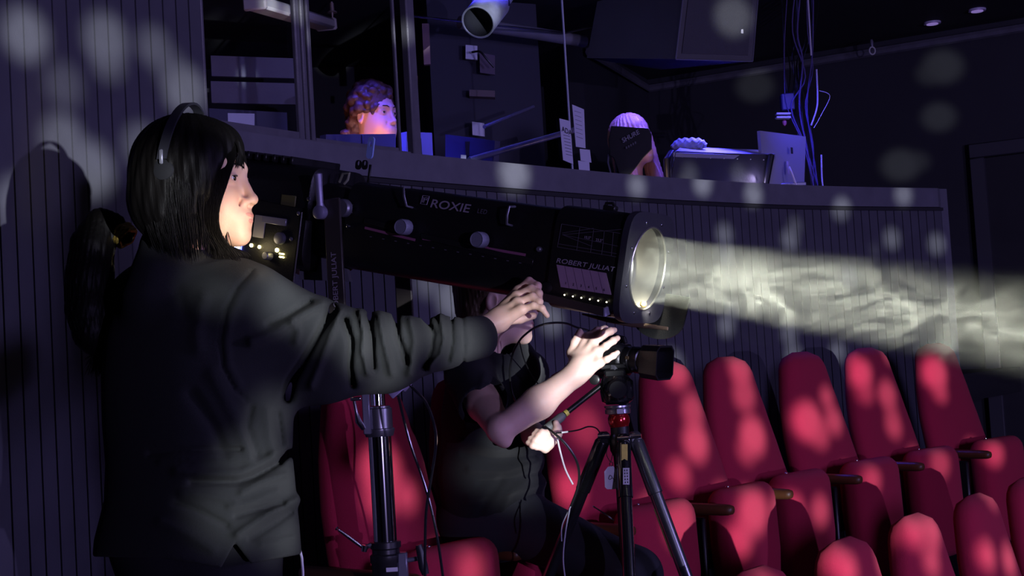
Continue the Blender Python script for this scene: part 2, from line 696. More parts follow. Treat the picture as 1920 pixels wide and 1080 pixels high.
# smooth the plan curve
def _sm(a):
    k = np.ones(25) / 25
    b = np.concatenate([np.full(12, 2 * a[0]) - a[12:0:-1], a, np.full(12, 2 * a[-1]) - a[-2:-14:-1]])
    return np.convolve(b, k, 'valid')


_px, _py = _sm(_px), _sm(_py)


def path_at(s):
    x, y = np.interp(s, _ps, _px), np.interp(s, _ps, _py)
    x2, y2 = np.interp(s + .02, _ps, _px), np.interp(s + .02, _ps, _py)
    x1, y1 = np.interp(s - .02, _ps, _px), np.interp(s - .02, _ps, _py)
    t = Vector((x2 - x1, y2 - y1, 0)).normalized()
    return Vector((x, y, 0)), t, Vector((t.y, -t.x, 0))     # point, along, towards the hall


def s_of_px(px):
    ks = [abs((b.x / b.y) - (wall_pt(px).x / wall_pt(px).y)) for a, b in PATH]
    return PATH[int(np.argmin(ks))][0]


def board_wall(name, s0, s1, z0, z1, pitch=.0575, groove=.0062, depth=.016, thick=.06):
    n = max(1, round((s1 - s0) / pitch))
    w = (s1 - s0) / n
    front = []
    for i in range(n):
        a = s0 + i * w
        for (ds, dd) in ((0, -depth), (groove * .5, -depth), (groove * .52, 0), (w / 2, 0), (w - groove * .48, 0), (w - groove * .46, -depth)):
            p, t, nn = path_at(a + ds)
            front.append(p + nn * dd)
    back = []
    for q in front:
        back.append(q)
    k = len(front)
    vs, fs = [], []
    for z in (z0, z1):
        vs += [Vector((p.x, p.y, z)) for p in front]
    bk = []
    for i in range(0, n * 6):
        p, t, nn = path_at(s0 + (s1 - s0) * i / (n * 6 - 1))
        bk.append(p - nn * thick)
    for z in (z0, z1):
        vs += [Vector((p.x, p.y, z)) for p in bk]
    for i in range(k - 1):
        fs.append((i, i + 1, k + i + 1, k + i))
        fs.append((2 * k + i + 1, 2 * k + i, 3 * k + i, 3 * k + i + 1))
        fs.append((k + i, k + i + 1, 3 * k + i + 1, 3 * k + i))
        fs.append((i + 1, i, 2 * k + i, 2 * k + i + 1))
    fs.append((0, k, 3 * k, 2 * k))
    fs.append((k - 1, 3 * k - 1, 4 * k - 1, 2 * k - 1))
    return struct(link_mesh(name, vs, fs, m_board, smooth=False))


S_L = s_of_px(386)
board_wall('wall_left', 0, S_L, 0, CEIL)
board_wall('wall_back', S_L, PLEN, 0, Z_LEDGE - .10)


def curve_bar(name, s0, s1, n0, n1, z0, z1, m, parent=None, seg=.06):
    k = max(2, int((s1 - s0) / seg) + 1)
    mb = MB()
    rings = []
    for i in range(k):
        p, t, nn = path_at(s0 + (s1 - s0) * i / (k - 1))
        rings.append([p + nn * n0 + Vector((0, 0, z0)), p + nn * n1 + Vector((0, 0, z0)), p + nn * n1 + Vector((0, 0, z1)), p + nn * n0 + Vector((0, 0, z1))])
    mb.rings(rings)
    return mb.build(name, m, parent, smooth=False)


struct(curve_bar('trim_1', S_L, PLEN + .02, -.30, .022, Z_LEDGE - .098, Z_LEDGE, m_ledge))
struct(curve_bar('trim_2', S_L, PLEN, -.03, .014, Z_LEDGE - .116, Z_LEDGE - .100, m_dark))
# return of the wall at its right end
pe, te, ne = path_at(PLEN - .001)
mb = MB()
e1 = pe - ne * 2.6
for (a, b, z0, z1) in ((pe + te * .001, e1, 0, Z_LEDGE),):
    dd = (b - a).normalized()
    nn = Vector((dd.y, -dd.x, 0)) * -.05
    mb.add([Vector((p.x, p.y, z)) for z in (z0, z1) for p in (a, b, b - nn, a - nn)], [(3, 2, 1, 0), (4, 5, 6, 7), (0, 1, 5, 4), (1, 2, 6, 5), (2, 3, 7, 6), (3, 0, 4, 7)])
struct(mb.build('wall_end', m_ledge, smooth=False))

# ------------------------------------------------------------------ far walls and ceiling
cA = P(1215, 155, 10.0)
cB = P(1930, 34, 8.72)
zc = cA.z
CEIL_Z = zc


def slab(name, pts, z0, z1, m):
    n = len(pts)
    vs = [Vector((p[0], p[1], z)) for z in (z0, z1) for p in pts]
    fs = [tuple(range(n))[::-1], tuple(range(n, 2 * n))] + [(k, (k + 1) % n, n + (k + 1) % n, n + k) for k in range(n)]
    return struct(link_mesh(name, vs, fs, m, smooth=False))


d12 = (cB - cA)
d12.z = 0
far = cA + d12.normalized() * 4.5
nB = Vector((d12.y, -d12.x, 0)).normalized()
if nB.y > 0: nB = -nB
slab('wall_right', [cA[:2], far[:2], (far - nB * .1)[:2], (cA - nB * .1)[:2]], -2.1, zc + .3, m_wallR)
# wall running from that corner back to the left, behind the open desk
cC = P(1100, 85, 8.75)
dl = (cC - cA)
dl.z = 0
dl.normalize()
cD = cA + dl * 1.45
nL = Vector((-dl.y, dl.x, 0))
if nL.y > 0: nL = -nL
slab('wall_far', [cD[:2], cA[:2], (cA - nL * .1)[:2], (cD - nL * .1)[:2]], 0, zc + .3, m_wallR)
slab('ceiling', [(-4.5, -1), (9, -1), (9, 12), (-4.5, 12)], zc + .02, zc + .25, m_dark)
# booth shell
bl, tl, nl = path_at(S_L - .02)
back_l = bl - nl * 3.4 + Vector((-1.0, 0, 0))
slab('wall_booth', [(-4.2, 8.3), (.55, 9.3), (.53, 9.4), (-4.25, 8.4)], 0, zc + .1, m_dark)
slab('wall_partition', [(.55, 9.3), tuple(cD[:2]), (cD.x + .02, cD.y + .06), (.57, 9.38)], 0, zc + .1, m_dark)
sl = path_at(0.9)[0]
slab('wall_booth', [(sl.x - .1, sl.y + .1), (-4.2, 8.3), (-4.3, 8.3), (sl.x - .2, sl.y + .1)], 0, zc + .1, m_dark)
booth_floor = [path_at(S_L * .9 + (PLEN - S_L * .9) * k / 24)[0] - path_at(S_L * .9 + (PLEN - S_L * .9) * k / 24)[2] * .08 for k in range(25)]
slab('floor', [(-4.2, 8.2), (-1.9, 4.6)][:1] + [tuple(p[:2]) for p in booth_floor] + [(3.6, 9.6), (2.2, 10.3), (.5, 9.35)], .75, .9, m_floor)
# pipe along the top of the far walls
mb = MB()
mb.tube([cD + nL * .05 + Vector((0, 0, -.05)), cA + nL * .03 + nB * .05 + Vector((0, 0, -.05)), far + nB * .05 + Vector((0, 0, -.05))], .028, 8)
pipe = mb.build('conduit_pipe', mat('scuffed dark pipe', (.11, .11, .13), .35, bump=.2, var=.4, vscale=16))
tag(pipe, 'long thin dark pipe running under the ceiling along the far walls', 'pipe')
# doorway in the right wall
dp = P(1850, 420, 8.9)
xw = lambda px, py: None


def on_plane(px, py, p0, n):
    r = ray(px, py)
    t = (p0 - EYE).dot(n) / r.dot(n)
    return EYE + r * t


dr = d12.normalized()
a = on_plane(1838, 500, cA, nB)
a.z = 0
top = on_plane(1850, 296, cA, nB).z
mb = MB()
rotz = Matrix((dr, nB, (0, 0, 1))).transposed()
mb.box(a + dr * .04 + nB * .03 + Vector((0, 0, (top - 2.1) / 2)), (.09, .06, top + 2.1), rotz, .006)
mb.box(a + dr * .55 + nB * .03 + Vector((0, 0, top + .045)), (1.11, .06, .09), rotz, .006)
mb.box(a + dr * 1.06 + nB * .03 + Vector((0, 0, (top - 2.1) / 2)), (.09, .06, top + 2.1), rotz, .006)
d = mb.build('door_1', mat('dark door frame', (.05, .05, .06), .5))
struct(d)
mb = MB()
mb.box(a + dr * .55 + nB * .012 + Vector((0, 0, (top - 2.1) / 2)), (.96, .03, top + 2.1), rotz, .004)
mb.build('door_panel', m_dark, d)

# ------------------------------------------------------------------ booth window: posts, sliding panes
def post(px, w, dep, off, name='post', parent=None, m=m_frame, z0=Z_LEDGE, z1=CEIL_Z, py=None):
    s = s_at(px)
    p, t, nn = path_at(s)
    mb = MB()
    rm = Matrix((t, nn, (0, 0, 1))).transposed()
    mb.box(p + nn * off + Vector((0, 0, (z0 + z1) / 2)), (w, dep, z1 - z0), rm, .005)
    return mb.build(name, m, parent)


def s_at(px):
    """arc length where the ledge top is seen at this pixel column"""
    y = ledge_y(px)
    r = ray(px, y)
    k = int(np.argmin(np.abs(_px / _py - r.x / r.y)))
    return float(_ps[k])


def pane(name, s0, s1, off, z0, z1, m, parent=None):
    mb = MB()
    k = 6
    p0, t0, n0 = path_at(s0)
    p1, t1, n1 = path_at(s1)
    dd = (p1 - p0).normalized()
    nn = Vector((dd.y, -dd.x, 0))
    a, b = p0 + nn * off, p1 + nn * off
    mb.add([Vector((q.x, q.y, z)) for z in (z0, z1) for q in (a, b, b - nn * .006, a - nn * .006)], [(3, 2, 1, 0), (4, 5, 6, 7), (0, 1, 5, 4), (1, 2, 6, 5), (2, 3, 7, 6), (3, 0, 4, 7)])
    return mb.build(name, m, parent, smooth=False)


m_glass = glass_mat('window glass', (.93, .94, .98), .015, .5)
wn = struct(curve_bar('window_1', s_at(388), s_at(772), -.11, -.004, Z_LEDGE, Z_LEDGE + .010, m_frame))
for (px, w, off, dep) in ((393, .016, -.02, .02), (570, .026, -.012, .02), (591, .020, -.035, .02), (612, .020, -.058, .02), (770, .012, -.058, .018), (785, .044, -.02, .036)):
    post(px, w, dep, off, 'window_frame', wn)
for (s0, s1, o) in ((s_at(396), s_at(570), -.02), (s_at(614), s_at(770), -.07)):
    c = curve_bar('window_frame', s0, s1, o - .012, o + .012, Z_LEDGE + .010, Z_LEDGE + .032, m_frame, wn)
pane('window_pane', s_at(392), s_at(568), -.017, Z_LEDGE + .03, CEIL_Z, m_glass, wn)
w2 = struct(pane('window_2', s_at(783), s_at(1108), -.10, Z_LEDGE + .004, CEIL_Z, glass_mat('wide window glass', (.92, .93, .99), .03, .5)))
s = s_at(1108)
p, t, nn = path_at(s)
mb = MB()
mb.tube([p + t * .004 - nn * .105 + Vector((0, 0, Z_LEDGE)), p + t * .004 - nn * .105 + Vector((0, 0, CEIL_Z))], .0045, 8)
mb.build('window_frame', mat('polished glass edge', (.55, .6, .7), .2, spec=1.0), w2)
for (q, r_) in (((395, 104, 7.7), (560, 147, 7.9)), ((395, 152, 7.7), (560, 196, 7.9))):  # slabs added inside the booth to stand for reflection bands in the left pane
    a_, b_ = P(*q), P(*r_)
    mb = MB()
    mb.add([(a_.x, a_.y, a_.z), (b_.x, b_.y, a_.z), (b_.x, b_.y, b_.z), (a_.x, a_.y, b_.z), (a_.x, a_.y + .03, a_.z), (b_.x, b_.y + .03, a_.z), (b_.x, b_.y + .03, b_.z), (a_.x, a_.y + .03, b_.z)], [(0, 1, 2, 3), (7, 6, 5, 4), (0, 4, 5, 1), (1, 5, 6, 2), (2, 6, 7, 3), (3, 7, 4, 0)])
    struct(mb.build('reflection_band', mat('blue-grey reflection tint', (.20, .20, .27), .5, bump=.4, var=.4, vscale=3), smooth=False))
# boards above the window
struct(curve_bar('wall_header', S_L, s_at(780), -.12, 0, 2.62, CEIL_Z, m_board))

# ------------------------------------------------------------------ seats
def seat_ring(z, hw, y, th, e=2.7, n=30):
    return [Vector((a, b, z)) for a, b in supell(0, y, hw, th / 2, e, n)]


def make_seat():
    r = empty('theatre_seat', (0, 0, 0), 'red', 'seat')
    mb = MB()
    H, B = SEAT_H, .40
    rings = []
    N = 30
    for i in range(N + 1):
        u = i / N
        z = B + (H - B) * u
        hw = np.interp(u, [0, .25, .5, .7, .85, 1], [.236, .240, .222, .194, .161, .132])
        y = .140 * (1 - u) ** 1.15 - .012 * math.sin(u * math.pi)
        th = np.interp(u, [0, .3, 1], [.10, .125, .10])
        rem = (H - z)
        if rem < .075:
            q = math.sqrt(max(0, 1 - ((.075 - rem) / .075) ** 2))
            hw = hw - .075 * (1 - q)
            th = th * (.12 + .88 * q ** .8)
        if z - B < .03:
            q = math.sqrt(max(0, 1 - ((.03 - (z - B)) / .03) ** 2))
            hw *= .9 + .1 * q
            th *= .5 + .5 * q
        rings.append(seat_ring(z, hw, y, th))
    # finer rounding at the top
    mb.rings(rings)
    mb.build('backrest', m_red, r, local=True)
    # tipped-up cushion: a thick rounded pad
    mb = MB()
    rings = []
    N = 22
    z0, z1 = .17, .635
    for i in range(N + 1):
        u = i / N
        u = .5 - .5 * math.cos(math.pi * u)
        z = z0 + (z1 - z0) * u
        hw = np.interp(u, [0, .5, 1], [.160, .178, .182])
        th = np.interp(u, [0, .5, 1], [.10, .135, .125])
        for (e, rr) in ((z1 - z, .055), (z - z0, .05)):
            if e < rr:
                q = math.sqrt(max(0, 1 - ((rr - e) / rr) ** 2))
                hw -= .045 * (1 - q)
                th *= .25 + .75 * q
        y = .315 - .02 * (1 - u) - .035 * u
        rings.append(seat_ring(z, hw, y, th, 3.2))
    mb.rings(rings)
    mb.build('seat_cushion', m_red, r, local=True)
    mb = MB()
    for sx in (-1, 1):
        mb.box((sx * .225, .16, .30), (.022, .20, .50), None, .006)
        mb.box((sx * .225, .16, .03), (.05, .30, .06), None, .006)
    mb.box((0, .13, .37), (.44, .05, .05), None, .005)
    mb.build('side_frame', m_blackmetal, r, local=True)
    mb = MB()
    rings = []
    for (y, k) in ((-.0, .8), (.01, 1), (.35, 1), (.375, .93), (.387, .75), (.392, .4)):
        rings.append([Vector((.262 + a * k, y, .588 - .02 * y + b * k)) for a, b in supell(0, 0, .024, .019, 2.4, 18)])
    mb.rings(rings)
    mb.build('armrest', m_wood, r, local=True)
    mb = MB()
    mb.lathe([(0, .008), (.003, .008), (.005, .004)], (0.06, .262, .634), (0, 0, 1), 12)
    mb.build('button', m_steel, r, local=True)
    return r


seat0 = make_seat()
S1LAB = ['tall red seat behind the chrome stand, farthest left in the upper row', 'red seat the cameraman in the black T-shirt sits on', 'tall red seat directly behind the tripod', 'tall red seat beside the tripod with a lit patch down its right edge',
         'second tall red seat right of the tripod, its top edge brightly lit', 'middle tall red seat with one large lit oval across its centre', 'tall red seat with a narrow lit streak, next to the last in the upper row', 'last tall red seat at the far end of the upper row']
S2LAB = ['red seat of the lower row hidden lowest beneath the tripod', 'red seat of the lower row showing only a sliver by the tripod leg', 'rounded red seat top of the lower row, nearest whole one to the tripod', 'red seat top of the lower row with a bright lit patch, second whole one',
         'rounded red seat top of the lower row, third whole one', 'red seat of the lower row cut off by the right border of the photo']


def place_seat(o, p, lab, grp, rz):
    o.location = p
    o.rotation_euler = (0, 0, rz)
    o['label'] = lab
    o['group'] = grp
    WM[o.name] = Matrix.Translation(p) @ Matrix.Rotation(rz, 4, 'Z')


def row_dir(row, i):
    a, b = row[max(i - 1, 0)], row[min(i + 1, len(row) - 1)]
    d = (b - a)
    return math.atan2(-d.y, -d.x)


first = True
SEATS = []
for row, labs, grp in ((row1, S1LAB, 'tall red theatre seats of the upper row'), (row2, S2LAB, 'red theatre seats of the lower row')):
    for i, p in enumerate(row):
        if row is row2 and i == 0: continue
        o = seat0 if first else copy_tree(seat0)
        first = False
        # local +y faces the stage, local +x points back towards the near end of the row
        place_seat(o, p, labs[i], grp, row_dir(row, i))
        SEATS.append(o)


# ------------------------------------------------------------------ the follow spot on its stand
m_spot = mat('black spotlight housing', (.009, .009, .010), .42, bump=.25, bscale=300, spec=.35)
m_spot2 = mat('dark spotlight plate', (.035, .035, .045), .38, bump=.2, bscale=400, spec=.5)
m_grey = mat('grey metal', (.22, .22, .27), .4, .6, var=.1)
m_print = mat('pale printing', (.34, .30, .38), .6)
m_lines = mat('faint printed lines', (.11, .10, .13), .6)
FC = P(1212, 503, 3.20)
RC = P(500, 396, 3.72)
AX = (FC - RC).normalized()
SIDE = Vector((0, 0, 1)).cross(AX).normalized() * -1      # towards the camera
UPV = AX.cross(SIDE).normalized()
if UPV.z < 0: UPV = -UPV
SM = Matrix(((AX.x, SIDE.x, UPV.x, FC.x), (AX.y, SIDE.y, UPV.y, FC.y), (AX.z, SIDE.z, UPV.z, FC.z), (0, 0, 0, 1)))
SLEN = (FC - RC).length
HW = .118


def S(x, y, z):
    return FC + AX * x + SIDE * y + UPV * z


def onside(px, py, y=HW):
    """(x, z) on the spotlight's near side seen at a pixel"""
    p = on_plane(px, py, S(0, y, 0), SIDE)
    q = p - FC
    return q.dot(AX), q.dot(UPV)


base_xy = S(-.60, 0, 0)
STAND = Vector((P(708, 760, 3.45).x, 3.45 + .04, 0))
fs_root = empty('follow_spotlight', (STAND.x, STAND.y, .95), 'long black follow spotlight throwing the white beam, gripped by the woman in the sweatshirt', 'spotlight')


def s_ring(x, hy, hz, e=5.0, n=40, oy=0, oz=0):
    return [S(x, oy + a, oz + b) for a, b in supell(0, 0, hy, hz, e, n)]


mb = MB()
xr, _ = onside(640, 400)
xc, _ = onside(1036, 450)
mb.rings([s_ring(xr, .095, .100), s_ring(xr + .004, .105, .108), s_ring(xc, .107, .108)])
mb.build('housing', m_spot, fs_root)
mb = MB()
mb.rings([s_ring(xc - .002, .110, .112), s_ring(xc, .115, .117), s_ring(-.014, .115, .117), s_ring(-.012, .112, .114)])
# hollow front: keep it open by building it as a shell
mb2 = MB()
outer = [s_ring(xc - .002, .100, .102), s_ring(xc, .116, .117), s_ring(-.012, .116, .117), s_ring(-.012, .108, .109), s_ring(xc + .02, .108, .109)]
mb2.rings(outer, caps=False)
cc = mb2.build('colour_changer', m_spot, fs_root)
# front plate with its round opening
N = 64
ro, RI = [], .0925


def sq_r(a, h=.125, e=5.0):
    c, s_ = abs(math.cos(a)), abs(math.sin(a))
    return h / (c ** e + s_ ** e) ** (1 / e)


vs, fsx = [], []
for x in (-.012, .003):
    for k in range(N):
        a = 2 * math.pi * k / N
        r1 = sq_r(a) * 1.0
        vs.append(S(x, math.cos(a) * r1, math.sin(a) * r1 * .99))
    for k in range(N):
        a = 2 * math.pi * k / N
        vs.append(S(x, math.cos(a) * RI, math.sin(a) * RI))
for k in range(N):
    j = (k + 1) % N
    fsx += [(k, N + k, N + j, j), (2 * N + k, 2 * N + j, 3 * N + j, 3 * N + k), (k, j, 2 * N + j, 2 * N + k), (N + k, 3 * N + k, 3 * N + j, N + j)]
fp = link_mesh('front_plate', vs, fsx, m_spot2, fs_root, sharp=30)
m_rim = mat('bright lens rim', (.62, .62, .55), .28, .9)
mb = MB()
mb.tube([S(.004, math.cos(2 * math.pi * k / 48) * RI, math.sin(2 * math.pi * k / 48) * RI) for k in range(48)], .0022, 8, closed=True)
mb.build('rim', m_rim, fp)
for k in range(8):
    a = math.pi / 8 + k * math.pi / 4
    r = sq_r(a) * .92 if k % 2 == 0 else sq_r(a) * .9
    MB().lathe([(0, .0035), (.002, .0035), (.003, .002)], S(.003, math.cos(a) * .108, math.sin(a) * .108), AX, 10).build('screw', m_steel, fp)
# barrel, inner lens rings and glass
mb = MB()
mb.lathe([(-.26, .080), (-.20, .088), (-.012, .0925), (-.012, .096), (-.26, .09)], S(0, 0, 0), AX, 48, caps=False)
mb.build('lens_barrel', mat('inside of the barrel', (.30, .30, .27), .35, .5), fs_root)
mb = MB()
mb.tube([S(-.075 - .012 * math.sin(2 * math.pi * k / 40), math.cos(2 * math.pi * k / 40) * .084, math.sin(2 * math.pi * k / 40) * .084) for k in range(40)], .0035, 8, closed=True)
mb.build('lens_ring', m_rim, fs_root)
mb = MB()
mb.lathe([(-.255, .001), (-.235, .040), (-.225, .078)], S(0, 0, 0), AX, 32, caps=False)
mb.build('lens', mat('glowing lens', (.8, .8, .7), .2, emit=(1, .97, .80), estr=3.0), fs_root)
mb = MB()
mb.lathe([(0, .004), (.005, .008), (.012, .007), (.015, .003)], S(.002, -.006, -.088), UPV, 14)
mb.build('catch', mat('brass catch', (.55, .42, .18), .35, .9), fs_root)
# rear lamp house and control panel
mb = MB()
xb = -SLEN + .0
x2, _ = onside(575, 420)
mb.rings([s_ring(xb - .06, .110, .120, 6, oz=.0), s_ring(xb - .05, .118, .130, 6, oz=.0), s_ring(x2 - .004, .118, .130, 6, oz=.0), s_ring(x2, .112, .124, 6)])
rh = mb.build('lamp_housing', m_spot, fs_root)
mb = MB()
mb.rings([s_ring(x2 - .01, .085, .095), s_ring(xr + .01, .085, .095)])
mb.build('neck', m_blackmetal, fs_root)
mb = MB()
for k in range(7):
    x = xb - .03 + k * .028
    mb.box(S(x, 0, .137), (.010, .20, .02), Matrix((AX, SIDE, UPV)).transposed(), .002)
mb.build('cooling_fins', m_blackmetal, rh)
RM = Matrix((AX, SIDE, UPV)).transposed()
# control panel on the near side of the lamp house
pc = [onside(q[0], q[1], .124) for q in ((468, 372), (566, 392), (548, 538), (440, 520))]
mb = MB()
mb.plate([(x, z) for x, z in pc], S(0, .118, 0), AX, UPV, .010 if AX.cross(UPV).dot(SIDE) > 0 else -.010)
pan = mb.build('control_panel', m_spot, fs_root, smooth=False)


def side_box(px0, py0, px1, py1, y, th, name, m, parent, bev=.001):
    a, b = onside(px0, py0, y), onside(px1, py1, y)
    return MB().box(S((a[0] + b[0]) / 2, y, (a[1] + b[1]) / 2), (abs(b[0] - a[0]), th, abs(b[1] - a[1])), RM, bev).build(name, m, parent)


YP = .130
side_box(479, 402, 494, 447, YP, .004, 'sticker', mat('worn grey sticker', (.22, .21, .24), .6), pan)
side_box(493, 404, 536, 424, YP, .005, 'plate', mat('brushed small plate', (.34, .33, .42), .35, .5), pan)
for (qx, qy, r, h) in ((526, 447, .0155, .012),):
    x, z = onside(qx, qy, YP)
    MB().lathe([(0, r), (h, r * .95), (h + .001, r * .8)], S(x, YP - .004, z), SIDE, 28).build('dial', m_grey, pan)
x, z = onside(505, 480, YP)
MB().lathe([(0, .011), (.02, .010), (.022, .008)], S(x, YP - .004, z), SIDE, 20).build('dial', m_grey, pan)
m_led = mat('amber indicator', (1, .9, .4), .5, emit=(1, .86, .30), estr=14)
for (qx, qy, r) in ((471, 460, .0045), (486, 463, .0042), (519, 469, .0052)):
    x, z = onside(qx, qy, YP)
    MB().lathe([(0, r), (.003, r), (.005, r * .5)], S(x, YP - .002, z), SIDE, 12).build('indicator_light', m_led, pan)
for i in range(2):
    side_box(524, 474 + i * 6, 532, 478 + i * 6, YP, .003, 'indicator_light', m_led, pan, 0)
d = side_box(424, 454, 452, 474, YP, .004, 'display', mat('blue glowing display', (.1, .12, .5), .4, emit=(.10, .13, 1.0), estr=5), pan)
for i in range(3):
    side_box(428 + i * 8, 458, 432 + i * 8, 470, YP + .003, .001, 'digit', mat('lit digits', (.8, .85, 1), .5, emit=(.75, .8, 1.0), estr=7), d, 0)
a, b = onside(566, 398, .131), onside(549, 538, .131)
MB().tube([S(a[0], .131, a[1]), S(b[0], .131, b[1])], .0022, 6).build('edge_strip', m_steel, pan)
for (qx, qy) in ((578, 373), (559, 400), (545, 448)):
    x, z = onside(qx, qy, YP)
    MB().lathe([(0, .0055), (.004, .005), (.006, .002)], S(x, YP - .004, z), SIDE, 12).build('screw', m_grey, pan)
side_box(529, 364, 553, 388, .122, .004, 'label', mat('dull yellow label', (.10, .10, .035), .6), rh)
# gusset under the rear
g = [onside(q[0], q[1], .06) for q in ((562, 480), (640, 478), (652, 528), (556, 524))]
mb = MB().plate(g, S(0, .052, 0), AX, UPV, -.012)
mb.build('gusset', mat('grey gusset plate', (.14, .14, .17), .5), fs_root, smooth=False)
# yoke: two side bars joined by a cross bar that sits on the stand
px_, pz_ = onside(628, 396, .135)
piv = S(px_, 0, pz_)
down = (Vector((0, 0, -1)) + AX * .02).normalized()
mb = MB()
yk = mat('dark yoke bar', (.040, .034, .032), .45, bump=.2)
YR = Matrix((AX - Vector((0, 0, AX.z)), Vector((SIDE.x, SIDE.y, 0)), Vector((0, 0, 1))))
YR = Matrix((YR[0].normalized(), YR[1].normalized(), YR[2])).transposed()
fwdh = Vector(YR.col[0])
for sy in (-1, 1):
    pa = S(px_, sy * .145, pz_)
    mb.box(pa + Vector((0, 0, -.135)), (.048, .008, .33), YR, .002)
cb = S(px_, 0, pz_) + Vector((0, 0, -.30))
mb.box(cb, (.06, .30, .012), YR, .003)
STX = cb
yoke = mb.build('yoke', yk, fs_root)
text_mesh('lettering', 'ROBERT JULIAT', .021, S(px_, .1512, pz_) + Vector((0, 0, -.245)) + fwdh * .008, (0, 0, 1), -fwdh, m_print, yoke, .0008)
MB().lathe([(0, .022), (.012, .022), (.016, .018)], S(px_ + .012, .112, pz_ + .01), SIDE, 24).build('pivot_disc', m_grey, fs_root)
# locking lever
x, z = onside(600, 398, .158)
x2_, z2_ = onside(596, 326, .168)
mb = MB()
pa, pb = S(x, .155, z), S(x2_, .168, z2_)
mb.lathe([(-.012, .017), (.010, .017), (.014, .012)], pa, SIDE, 20)
mb.tube([pa, pa + (pb - pa) * .25, pa + (pb - pa) * .7, pb, pb + (pb - pa) * .03], [.013, .0085, .0095, .0105, .006], 10)
mb.build('locking_lever', mat('grey lever', (.26, .25, .36), .4, .35), fs_root)
for (qx, qy) in ((656, 384), (651, 424), (655, 398), (578, 374)):
    x, z = onside(qx, qy, .113)
    MB().lathe([(0, .0052), (.005, .0048), (.007, .002)], S(x, .107, z), SIDE, 12).build('bolt', m_steel, fs_root)
# U handles
for (qx, qy, qx2, qy2) in ((757, 350, 762, 388), (955, 386, 950, 422)):
    a, b = onside(qx, qy, .13), onside(qx2, qy2, .13)
    A_, B_ = S(a[0], .104, a[1]), S(b[0], .104, b[1])
    MB().tube([A_, S(a[0], .130, a[1] - .002), S((a[0] + b[0]) / 2, .134, (a[1] + b[1]) / 2), S(b[0], .130, b[1] + .002), B_], .0028, 8).build('handle', m_grey, fs_root)
# focus knobs and their slots
for (qx0, qy0, qx1, qy1) in ((683, 413, 770, 436), (790, 442, 1000, 492)):
    a, b = onside(qx0, qy0, .106), onside(qx1, qy1, .106)
    A_, B_ = Vector(S(a[0], .1075, a[1])), Vector(S(b[0], .1075, b[1]))
    dv = (B_ - A_)
    e1 = dv.normalized()
    e2 = SIDE.cross(e1)
    MB().box((A_ + B_) / 2, (dv.length, .0025, .014), Matrix((e1, SIDE, e1.cross(SIDE))).transposed(), .001).build('slot', m_blackmetal, fs_root)
    k0 = (A_ + B_) / 2
for (qx0, qy0, qx1, qy1) in ((684, 427, 778, 450), (792, 447, 915, 465), (915, 466, 985, 478)):
    a, b = onside(qx0, qy0, .108), onside(qx1, qy1, .108)
    A_, B_ = S(a[0], .1075, a[1]), S(b[0], .1075, b[1])
    MB().box((A_ + B_) / 2, ((B_ - A_).length, .002, .006), Matrix(((B_ - A_).normalized(), SIDE, (B_ - A_).normalized().cross(SIDE))).transposed()).build('scale_strip', mat('pink scale strip', (.30, .10, .20), .5), fs_root)
for i in range(13):
    u = i / 12
    qx, qy = 695 + 280 * u, 441 + 49 * u
    x, z = onside(qx, qy + 3, .108)
    MB().box(S(x, .1078, z), (.006, .001, .002), RM).build('scale_mark', m_lines, fs_root)
for (qx, qy) in ((765, 427), (908, 451)):
    x, z = onside(qx, qy, .13)
    MB().lathe([(0, .010), (.012, .010), (.012, .0185), (.036, .0185), (.039, .0165), (.037, .0155)], S(x - .012, .106, z), SIDE, 32).build('knob', mat('blue-grey knob', (.24, .25, .33), .5, .2, bump=.5, bscale=600), fs_root)
# lettering on the side
a, b = onside(805, 388, .108), onside(915, 404, .108)
ex = (S(b[0], 0, b[1]) - S(a[0], 0, a[1])).normalized()
ey = SIDE.cross(ex) * -1
if ey.z < 0: ey = -ey
NRM = 1 if ex.cross(ey).dot(SIDE) > 0 else -1
text_mesh('lettering', 'ROXIE', .038, S(a[0], .1078, a[1]), ex, ey, m_print, fs_root, .0008 * NRM, shear=.18, space=1.0, yscale=.72)
a2 = onside(894, 399, .108)
text_mesh('lettering', 'LED', .0145, S(a2[0], .1078, a2[1]), ex, ey, m_lines, fs_root, .0008 * NRM, shear=.2, space=1.1)
a3 = onside(796, 375, .108)
mb = MB()
o_ = S(a3[0], .1082, a3[1])
sq = [(-.010, -.010), (.008, -.010), (.012, .010), (-.006, .010)]
mb.tube([o_ + ex * u + ey * w for u, w in sq], .0009, 5, closed=True)
mb.tube([o_ + ex * -.002 + ey * -.006, o_ + ex * .001 + ey * .006, o_ + ex * .007 + ey * .006, o_ + ex * .006 + ey * .001, o_ + ex * .001 + ey * .001], .0009, 5)
mb.tube([o_ + ex * -.006 + ey * -.006, o_ + ex * -.003 + ey * .006], .0009, 5)
mb.build('emblem', m_print, fs_root)
a4 = onside(1043, 487, .117)
text_mesh('lettering', 'ROBERT JULIAT', .0205, S(a4[0], .1175, a4[1] - .006), ex, ey, m_print, fs_root, .0008 * NRM, shear=.18, space=1.02, yscale=.72)


def sideline(mb, p0, p1, r=.0006, y=.1175):
    a, b = onside(*p0, y), onside(*p1, y)
    mb.tube([S(a[0], y, a[1]), S(b[0], y, b[1])], r, 4)


